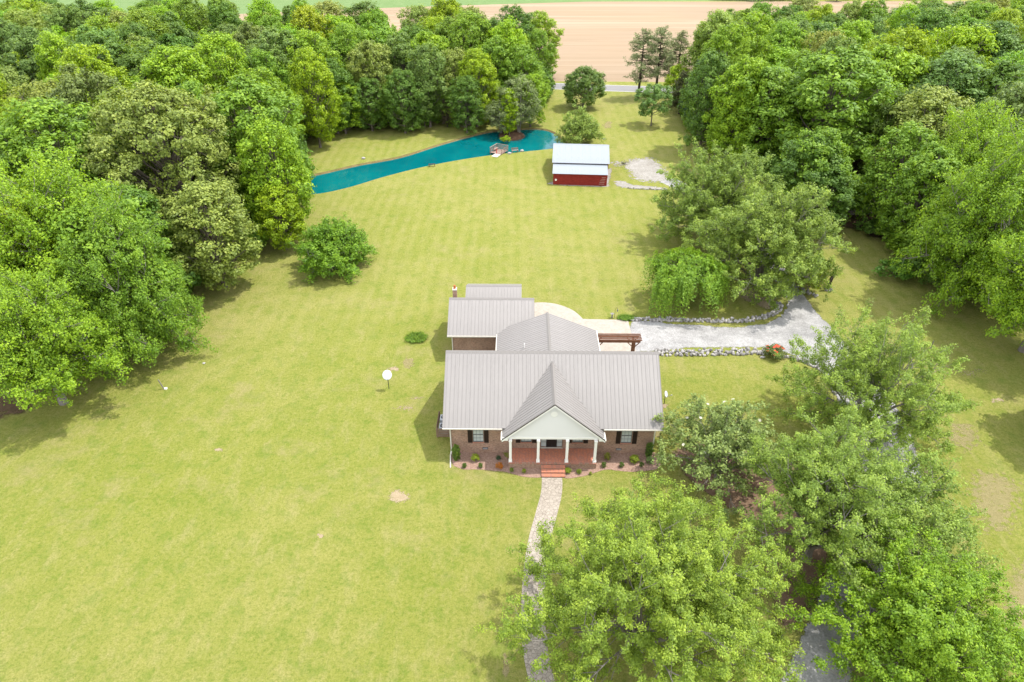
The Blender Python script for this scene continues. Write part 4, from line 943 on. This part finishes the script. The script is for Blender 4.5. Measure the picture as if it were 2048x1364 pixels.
x, y = G(1790, 556); place('hedge_bush', shrub_me[1], x, y, 0, (1.25, 1.1, .85), (.085, .205, .015), 'rounded dense dark green bush on the shaded right lawn', 'bush', None, 'foliage')
x, y = G(1656, 580); b = MB(); b.tube([(0, 0, 0), (.05, 0, .6), (-.05, 0, 1.2), (.12, .05, 1.9), (.05, 0, 2.5), (.22, 0, 2.95)], [.26, .2, .22, .17, .2, .06], 9); b.tube([(0, 0, 1.7), (.3, .05, 2.1), (.32, 0, 2.4)], [.12, .09, .03], 6)
o = b.build('carved_stump', M['bark_dark'], None, True); o.location = (x, y, 0); tag(o, 'tall dark dead stump standing in a ring of pale stones', 'stump')

# big front yard trees, close to the camera
nearT = spray_tree('near', 540, 11.4, 9.4, prim=34, sec=14, ter=6, per=78, leaf=.125, clump=.30, elev=(4, 84), fork=1.0)
x, y = G(1278, 1300); place('front_tree', nearT, x, y, 0, 1.0, (.200, .300, .030), 'large leafy tree nearest the camera beside the front walk', 'tree')
vase = spray_tree('vase', 541, 11.0, 7.4, prim=24, sec=12, ter=6, per=46, leaf=.145, clump=.30, elev=(32, 86), fork=1.8, trunk_r=.24)
x, y = G(1612, 1118); place('front_tree', vase, x, y, 1, 1.0, (.180, .280, .038), 'vase shaped tree with its forked grey trunk showing above the brown soil', 'tree')
fea = spray_tree('feather', 542, 12.0, 7.6, prim=28, sec=13, ter=6, per=46, leaf=.15, clump=.31, elev=(4, 84), fork=1.2)
x, y = G(1712, 872); place('front_tree', fea, x, y, 2, (1, 1, 1), (.185, .285, .036), 'feathery tree covering the gravel drive right of the house', 'tree')
v2 = spray_tree('vase2', 551, 8.5, 5.4, prim=20, sec=11, ter=7, per=26, leaf=.17, clump=.32, elev=(6, 84), fork=1.0)
x, y = G(1772, 1120); place('front_tree', v2, x, y, 1, 1.0, (.172, .268, .038), 'smaller leafy tree between the forked trunk tree and the vivid corner tree', 'tree')
bri = spray_tree('bright', 543, 8.0, 7.0, prim=26, sec=13, ter=6, per=58, leaf=.15, clump=.33, elev=(2, 84), fork=.7, bark='bark', up=.3)
x, y = G(1800, 1325); place('front_tree', bri, x, y, 0, 1.0, (.160, .290, .012), 'dense vivid green tree in the lower right corner', 'tree')
mag = spray_tree('magnolia', 544, 7.2, 5.8, prim=22, sec=9, ter=6, per=16, leaf=.22, clump=.30, elev=(5, 84), fork=.5, mat='leaf_gloss', trunk_r=.14)
x, y = G(1432, 955); mt = place('magnolia_tree', mag, x, y, 0, 1.0, (.165, .235, .055), 'open grey green magnolia with white blooms at the right front corner of the house', 'tree')
fl = MB(); fr = random.Random(3); petals = []
for a in range(7): t = 2*math.pi*a/7; fl.add([(0, 0, 0), (.10*math.cos(t-.3), .10*math.sin(t-.3), .05), (.19*math.cos(t), .19*math.sin(t), .04), (.10*math.cos(t+.3), .10*math.sin(t+.3), .05)], [(0, 1, 2, 3)])
fm = fl.mesh('bloom', M['petal_white'])
for (a, q, z) in [(2.6, .75, 4.9), (2.0, .6, 5.8), (1.5, .5, 6.2), (3.3, .8, 4.0), (1.2, .8, 5.6), (3.9, .7, 4.6), (4.5, .6, 5.0), (.4, .75, 5.0), (5.1, .8, 4.3), (2.9, .5, 5.9)]:
    o = link('bloom', fm, mt); o.location = (4.4*q*math.cos(a), 4.4*q*math.sin(a), z+.25); o.rotation_euler = (fr.uniform(-.5, .5), fr.uniform(-.5, .5), fr.uniform(0, 6)); o.scale = (.9,)*3

# ------------------------------------------------------------------ bed plants
def plant(px, py, s, sz, col, name, label, cat='bush', proto=0, mesh=None):
    x, y = G(px, py); place(name, mesh or bush_me[proto], x, y, rnd.uniform(0, 6), (s, s, sz), col, label, cat, None, 'foliage')
bush_me = [broad_tree('bush', 600+i, 1.0, .5, .03, 16, 6, 26, .075, .45, .14, trunk_r=.015, low=-.6) for i in range(2)]
arb = broad_tree('arborvitae', 610, 1.9, .38, .02, 34, 6, 30, .075, .55, .12, trunk_r=.03, low=-.97, irregular=.12)
plant(913, 919, .85, .95, (.085, .150, .012), 'arborvitae', 'pointed evergreen at the left front corner of the house', 'shrub', mesh=arb)
plant(1297, 914, .8, .95, (.070, .140, .014), 'arborvitae', 'pointed evergreen at the right front corner of the house', 'shrub', mesh=arb)
LIME = (.200, .270, .020); DG = (.060, .130, .010)
for px, py, s, sz, col, lab in [
    (951, 921, 1.0, .85, LIME, 'lime green bush under the left window'), (929, 935, .55, .6, DG, 'small dark green ball bush at the front left of the left bed'), (961, 935, .55, .6, DG, 'small dark green ball bush below the lime bush on the left'),
    (997, 919, .6, .5, (.045, .090, .045), 'blue green bush in the shade left of the porch'), (1023, 943, .5, .5, (.13, .20, .02), 'small light bush below the left porch corner'), (1048, 945, .5, .5, LIME, 'small lime bush left of the front steps'),
    (1135, 945, .8, .6, LIME, 'lime bush directly right of the front steps'), (1158, 946, .65, .5, (.15, .21, .02), 'low light green bush, second to the right of the steps'), (1181, 949, .35, .35, LIME, 'tiny lime plant at the lawn rim right of the steps'),
    (1214, 920, .75, 1.0, (.20, .22, .03), 'upright yellowish shrub right of the porch'), (1207, 934, .6, .65, DG, 'dark green ball bush below the yellowish shrub'), (1243, 934, .6, .65, DG, 'middle dark green ball bush of the right bed'),
    (1268, 924, 1.1, .9, LIME, 'broad lime green bush under the right window'), (1283, 933, .55, .6, DG, 'dark green ball bush right of the broad lime bush'), (1299, 926, .9, .9, (.12, .19, .06), 'pale leafy bush in front of the right pointed evergreen')]:
    plant(px, py, s*.72, sz*.8, col, 'garden_bush', lab)
x, y = G(999, 936); place('garden_bush', (bush_me[1][0], bush_me[1][1]), x, y, 0, (.6, .6, .55), (.42, .17, .02), 'small orange leaved bush left of the porch', 'bush', None, 'foliage')
x, y = G(1546, 714); t = place('flowering_bush', bush_me[0], x, y, 0, (2.2, 2.0, 1.3), (.10, .14, .03), 'bush with red flowers at the end of the stone wall', 'bush', None, 'foliage')
fm2 = MB(); fm2.add([(0, 0, 0), (.05, -.02, .02), (.06, .05, .03), (-.01, .06, .02), (-.05, .02, .03)], [(0, 1, 2), (0, 2, 3), (0, 3, 4)]); fm2 = fm2.mesh('flower', M['petal_red'])
for k in range(22):
    a = rnd.uniform(0, 6.28); q = rnd.uniform(0, 1); o = link('flower', fm2, t); o.location = (.5*q*math.cos(a), .5*q*math.sin(a), 1.02 - .4*q*q); o.scale = (1.2, 1.2, 1.6)
# strap-leaved clumps
def strap_clump(px, py, n, rx, ry, L, col, label, seed, name='daylily_clump'):
    rg = np.random.default_rng(seed); x, y = G(px, py); t = empty(name, (x, y, 0), 0, label, 'plant'); P = []; N = []; AL = []
    for k in range(n):
        a = rg.uniform(0, 6.28); q = math.sqrt(rg.uniform()); bx, by = rx*q*math.cos(a), ry*q*math.sin(a); d = rg.uniform(0, 6.28); Ln = L*rg.uniform(.7, 1.1)
        for s in range(4): tt = (s+.5)/4; P.append((bx + math.cos(d)*Ln*.5*tt**1.6, by + math.sin(d)*Ln*.5*tt**1.6, Ln*.85*(tt - .45*tt*tt))); AL.append((math.cos(d)*.8*tt, math.sin(d)*.8*tt, 1-.9*tt)); N.append((math.cos(d)*.4, math.sin(d)*.4, .6))
    c = link('leaves', cards_mesh('leaves', np.array(P), np.array(N), L*.32, rg, M['leaf'], .22, along=np.array(AL)*3), t); c.color = (*col, 1)
strap_clump(833, 677, 700, 1.15, 1.0, .8, (.120, .230, .015), 'clump of bright strap leaved plants in the lawn left of the garage', 1)
strap_clump(1252, 637, 500, 1.0, .55, .7, (.105, .220, .015), 'bright strap leaved plants at the corner of the forecourt and drive', 2)
# lawn ornament beside it
x, y = G(1229, 636); t = empty('shepherd_hook', (x, y, 0), 0, 'thin dark garden hook with a hanging feeder by the forecourt', 'garden ornament')
MB().tube([(0, 0, 0), (0, 0, 1.2), (.08, 0, 1.38), (.22, 0, 1.38), (.27, 0, 1.22)], .02, 6).build('hook', M['black'], t); MB().tube([(.27, 0, .9), (.27, 0, 1.18)], [.08, .05], 8).build('feeder', M['steel'], t)
MB().tube([(-.3, 0, 0), (-.3, 0, .55), (-.3, 0, .6)], [.1, .06, .22], 10).build('bowl', M['stone_dark'], t)
# post in the left lawn
x, y = G(328, 778); t = empty('leaning_post', (x, y, 0), 0, 'thin leaning grey post with a small white block in the left lawn', 'post')
MB().beam((0, 0, 0), (-.22, -.05, 1.2), .08, .08).build('post', M['bark_grey'], t); MB().box(.08, .32, -.1, .1, 0, .14).build('block', M['white'], t)
x, y = G(1860, 700); t = MB().box(-.04, .04, -.04, .04, 0, 1.2).build('wooden_stake', M['bark_grey']); t.location = (x, y, 0); tag(t, 'thin grey stake at the right rim of the feathery tree', 'stake')
x, y = G(1525, 716); o = link('lawn_rock', stone_me[1]); o.location = (x, y, .1); o.scale = (.28, .2, .18); tag(o, 'single pale rock in the grass below the stone wall', 'rock')
x, y = G(408, 727); o = link('lawn_rock', stone_me[2]); o.location = (x, y, .05); o.scale = (.22, .2, .08); tag(o, 'flat pale rock in the left lawn near the shaded wood edge', 'rock')
x, y = G(1207, 278); o = link('lawn_rock', stone_me[4]); o.location = (x, y, .05); o.scale = (.4, .3, .14); tag(o, 'pale flat rock on the lawn behind the barn', 'rock')

# ------------------------------------------------------------------ barn
x0, y0 = G(1106, 369); x1, y1 = G(1213, 372); bz = math.atan2(y1-y0, x1-x0); BW = math.hypot(x1-x0, y1-y0)
barn = empty('red_barn', (x0, y0, 0), bz, 'red board barn with a white metal roof and a lower lean-to', 'barn')
LE, LR, LY = 1.98, 2.50, 3.4         # lean-to eave, lean-to top, depth
MH0, MHR, MD = 2.70, 4.25, 4.8
def boards(nm, x0_, x1_, z0_, z1_, yy, mat, parent, st_=.22):
    z = z0_; k = 0
    while z < z1_ - .02:
        e = min(z+st_, z1_); MB().box(x0_, x1_, yy-.02 - .006*(k % 2), yy, z+.012, e).build(nm, mat, parent); z += st_; k += 1
MB().box(0, BW, 0, .08, 0, LE).build('front_wall', M['barn_dark'], barn)
xs_ = [0, BW*.33, BW*.5, BW*.67, BW]
for i in range(4): boards('board', xs_[i]+.02, xs_[i+1]-.02, .02, LE-.05, -.005, M['barn'], barn, .23)
b = MB(); b.prism([(.08, 0), (LY, 0), (LY, LR), (.08, LE)], 0, BW-.08, BW); b.build('side_wall', M['barn'], barn)
b = MB(); b.prism([(.08, 0), (LY, 0), (LY, LR), (.08, LE)], 0, 0, .08); b.build('side_wall', M['barn'], barn)
b = MB(); YR = LY+MD
prof = [(LY+.003, 0), (LY+2*MD, 0), (LY+2*MD, MH0-.12), (YR, MHR-.12), (LY+.003, MH0-.12)]
MB().prism(prof, 0, BW+.15, BW+.27).build('side_wall', M['barn'], barn); MB().prism(prof, 0, 0, .12).build('side_wall', M['barn'], barn)
MB().box(.12, BW+.15, LY+.003, LY+.12, 0, MH0-.14).build('inner_wall', M['barn_dark'], barn); MB().box(.12, BW+.15, LY+2*MD-.12, LY+2*MD, 0, MH0-.14).build('back_wall', M['barn'], barn)
ll = math.hypot(LR-LE, LY+.25); panels(barn, (-.15, -.25, LE), (1, 0, 0), (0, (LY+.25)/ll, (LR-LE)/ll), BW+.25, ll, M['barn_roof'], rib=.03, nr=2)
lm = math.hypot(MHR-MH0, MD+.35); sm, cm = (MHR-MH0)/lm, (MD+.35)/lm
panels(barn, (-.3, LY-.35, MH0), (1, 0, 0), (0, cm, sm), BW+.75, lm, M['barn_roof'], rib=.022, nr=2)
panels(barn, (BW+.45, LY+2*MD+.35, MH0), (-1, 0, 0), (0, -cm, sm), BW+.75, lm, M['barn_roof'], rib=.022, nr=2)
MB().prism([(YR-.2, MHR-.05), (YR, MHR+.05), (YR+.2, MHR-.05)], 0, -.32, BW+.47).build('ridge_cap', M['barn_roof'], barn)
b = MB(); b.prism([(LY-.35, MH0-.14), (YR, MHR-.14), (YR, MHR-.035), (LY-.35, MH0-.035)], 0, BW+.40, BW+.455); b.prism([(LY+2*MD+.35, MH0-.14), (YR, MHR-.14), (YR, MHR-.035), (LY+2*MD+.35, MH0-.035)], 0, BW+.40, BW+.455); b.build('rake_trim', M['bark_dark'], barn)
b = MB(); b.tube([(.45, -.04, .85), (.45, -.08, .85)], .17, 12); b.build('round_sign', M['white'], barn)
b = MB()
for k in range(5): b.box(BW-1.3+.1*k, BW-.4+.05*k, -.045, -.035, .3+.28*k, .33+.28*k)
b.build('worn_streak', M['white_trim'], barn)

# green roofed shed in the woods
x, y = SHED_XY; gsd = empty('green_roof_shed', (x-3, y, 0), R(4), 'small shed with a pale green metal roof half hidden in the right woods', 'shed')
MB().box(.3, 6.7, .3, 5.7, 0, 2.7).build('wall', M['bark_grey'], gsd); l5 = math.hypot(1.3, 3.0)
panels(gsd, (0, 0, 2.7), (1, 0, 0), (0, 3/l5, 1.3/l5), 7, l5, M['green_roof']); panels(gsd, (7, 6, 2.7), (-1, 0, 0), (0, -3/l5, 1.3/l5), 7, l5, M['green_roof'])

# ------------------------------------------------------------------ pond things
x, y = G(990, 309); dk = empty('fishing_jetty', (x, y, 0), R(-28), 'small timber fishing jetty with railings on the near pond bank', 'jetty')
for k in range(11): MB().box(-1.2, 1.2, .2+.25*k, .2+.25*k+.235, .12, .17).build('deck_plank', M['deckwood'], dk)
for xx in (-1.2, 1.12):
    for yy in (.3, 1.55, 2.8): MB().box(xx, xx+.08, yy, yy+.08, -1.0, 1.05).build('post', M['deckwood'], dk)
for z in (.3, .52, .74): MB().box(-1.2, 1.2, 2.885, 2.92, z, z+.13).build('rail_board', M['deckwood'], dk); MB().box(-1.24, -1.203, .3, 2.9, z, z+.13).build('rail_board', M['deckwood'], dk)
for z in (.5, .85): MB().box(1.203, 1.24, .3, 2.9, z, z+.09).build('rail_board', M['deckwood'], dk)
MB().box(-1.28, 1.28, 2.82, 2.96, 1.052, 1.09).build('top_rail', M['deckwood'], dk); MB().box(-1.28, -1.12, .2, 2.815, 1.052, 1.09).build('top_rail', M['deckwood'], dk)
MB().box(-1.0, -.6, 1.0, 2.5, .5, .55).build('bench_seat', M['deckwood'], dk)
for k in range(5): MB().box(.0, 1.15, -1.35+.3*k, -1.35+.3*k+.28, .05 + .015*k, .10 + .015*k).build('ramp_plank', M['white_trim'], dk)
MB().box(.2, .3, .1, .2, .17, 1.0).build('red_post', M['red'], dk)
def bench(px, py, rz, wd, label, mat, back=True):
    x, y = G(px, py); t = empty('pond_bench', (x, y, 0), rz, label, 'bench')
    for xx in (-wd/2+.08, wd/2-.14):
        for yy in (-.18, .16): MB().box(xx, xx+.07, yy, yy+.06, 0, .42).build('leg', mat, t)
    for k in range(3): MB().box(-wd/2, wd/2, -.22+k*.15, -.22+k*.15+.13, .42, .46).build('seat_slat', mat, t)
    if back:
        for k in range(2): MB().box(-wd/2, wd/2, .23, .26, .55+k*.17, .68+k*.17).build('back_slat', mat, t)
        for xx in (-wd/2+.08, wd/2-.14): MB().box(xx, xx+.06, .22, .229, .3, .86).build('back_post', mat, t)
bench(1030, 305, R(14), 1.3, 'pale timber bench facing the pond right of the jetty', M['deckwood'])
for px, py, lb in ((1019, 308, 'grey boulder left of the pale pond bench'), (1044, 303, 'grey boulder right of the pale pond bench'), (727, 318, 'tan rock on the far bank of the pond')):
    x, y = G(px, py); o = link('bank_rock', stone_me[1]); o.location = (x, y, .12); o.scale = (.42, .32, .3); tag(o, lb, 'rock')
bench(864, 333, R(10), 1.2, 'small dark bench at the water on the near bank', M['bark_dark'], False)

# hedge line on the far skyline
far_me = wood_protos[0]
r = random.Random(77)
for k in range(16):
    x, y = G(1440 + 26*k, 3 - r.uniform(0, 3)); s = r.uniform(.35, .5); place('hedgerow_tree', wood_protos[k % 5], x, y + r.uniform(0, 8), r.uniform(0, 6), (s*1.3, s*1.3, s), DEEP, ('leftmost' if k == 0 else ['second', 'third', 'fourth', 'fifth', 'sixth', 'seventh', 'eighth', 'ninth', 'tenth', 'eleventh', 'twelfth', 'thirteenth', 'fourteenth', 'fifteenth', 'sixteenth'][k-1]) + ' dark tree from the left in the distant hedgerow', 'tree', 'trees of the distant hedgerow')
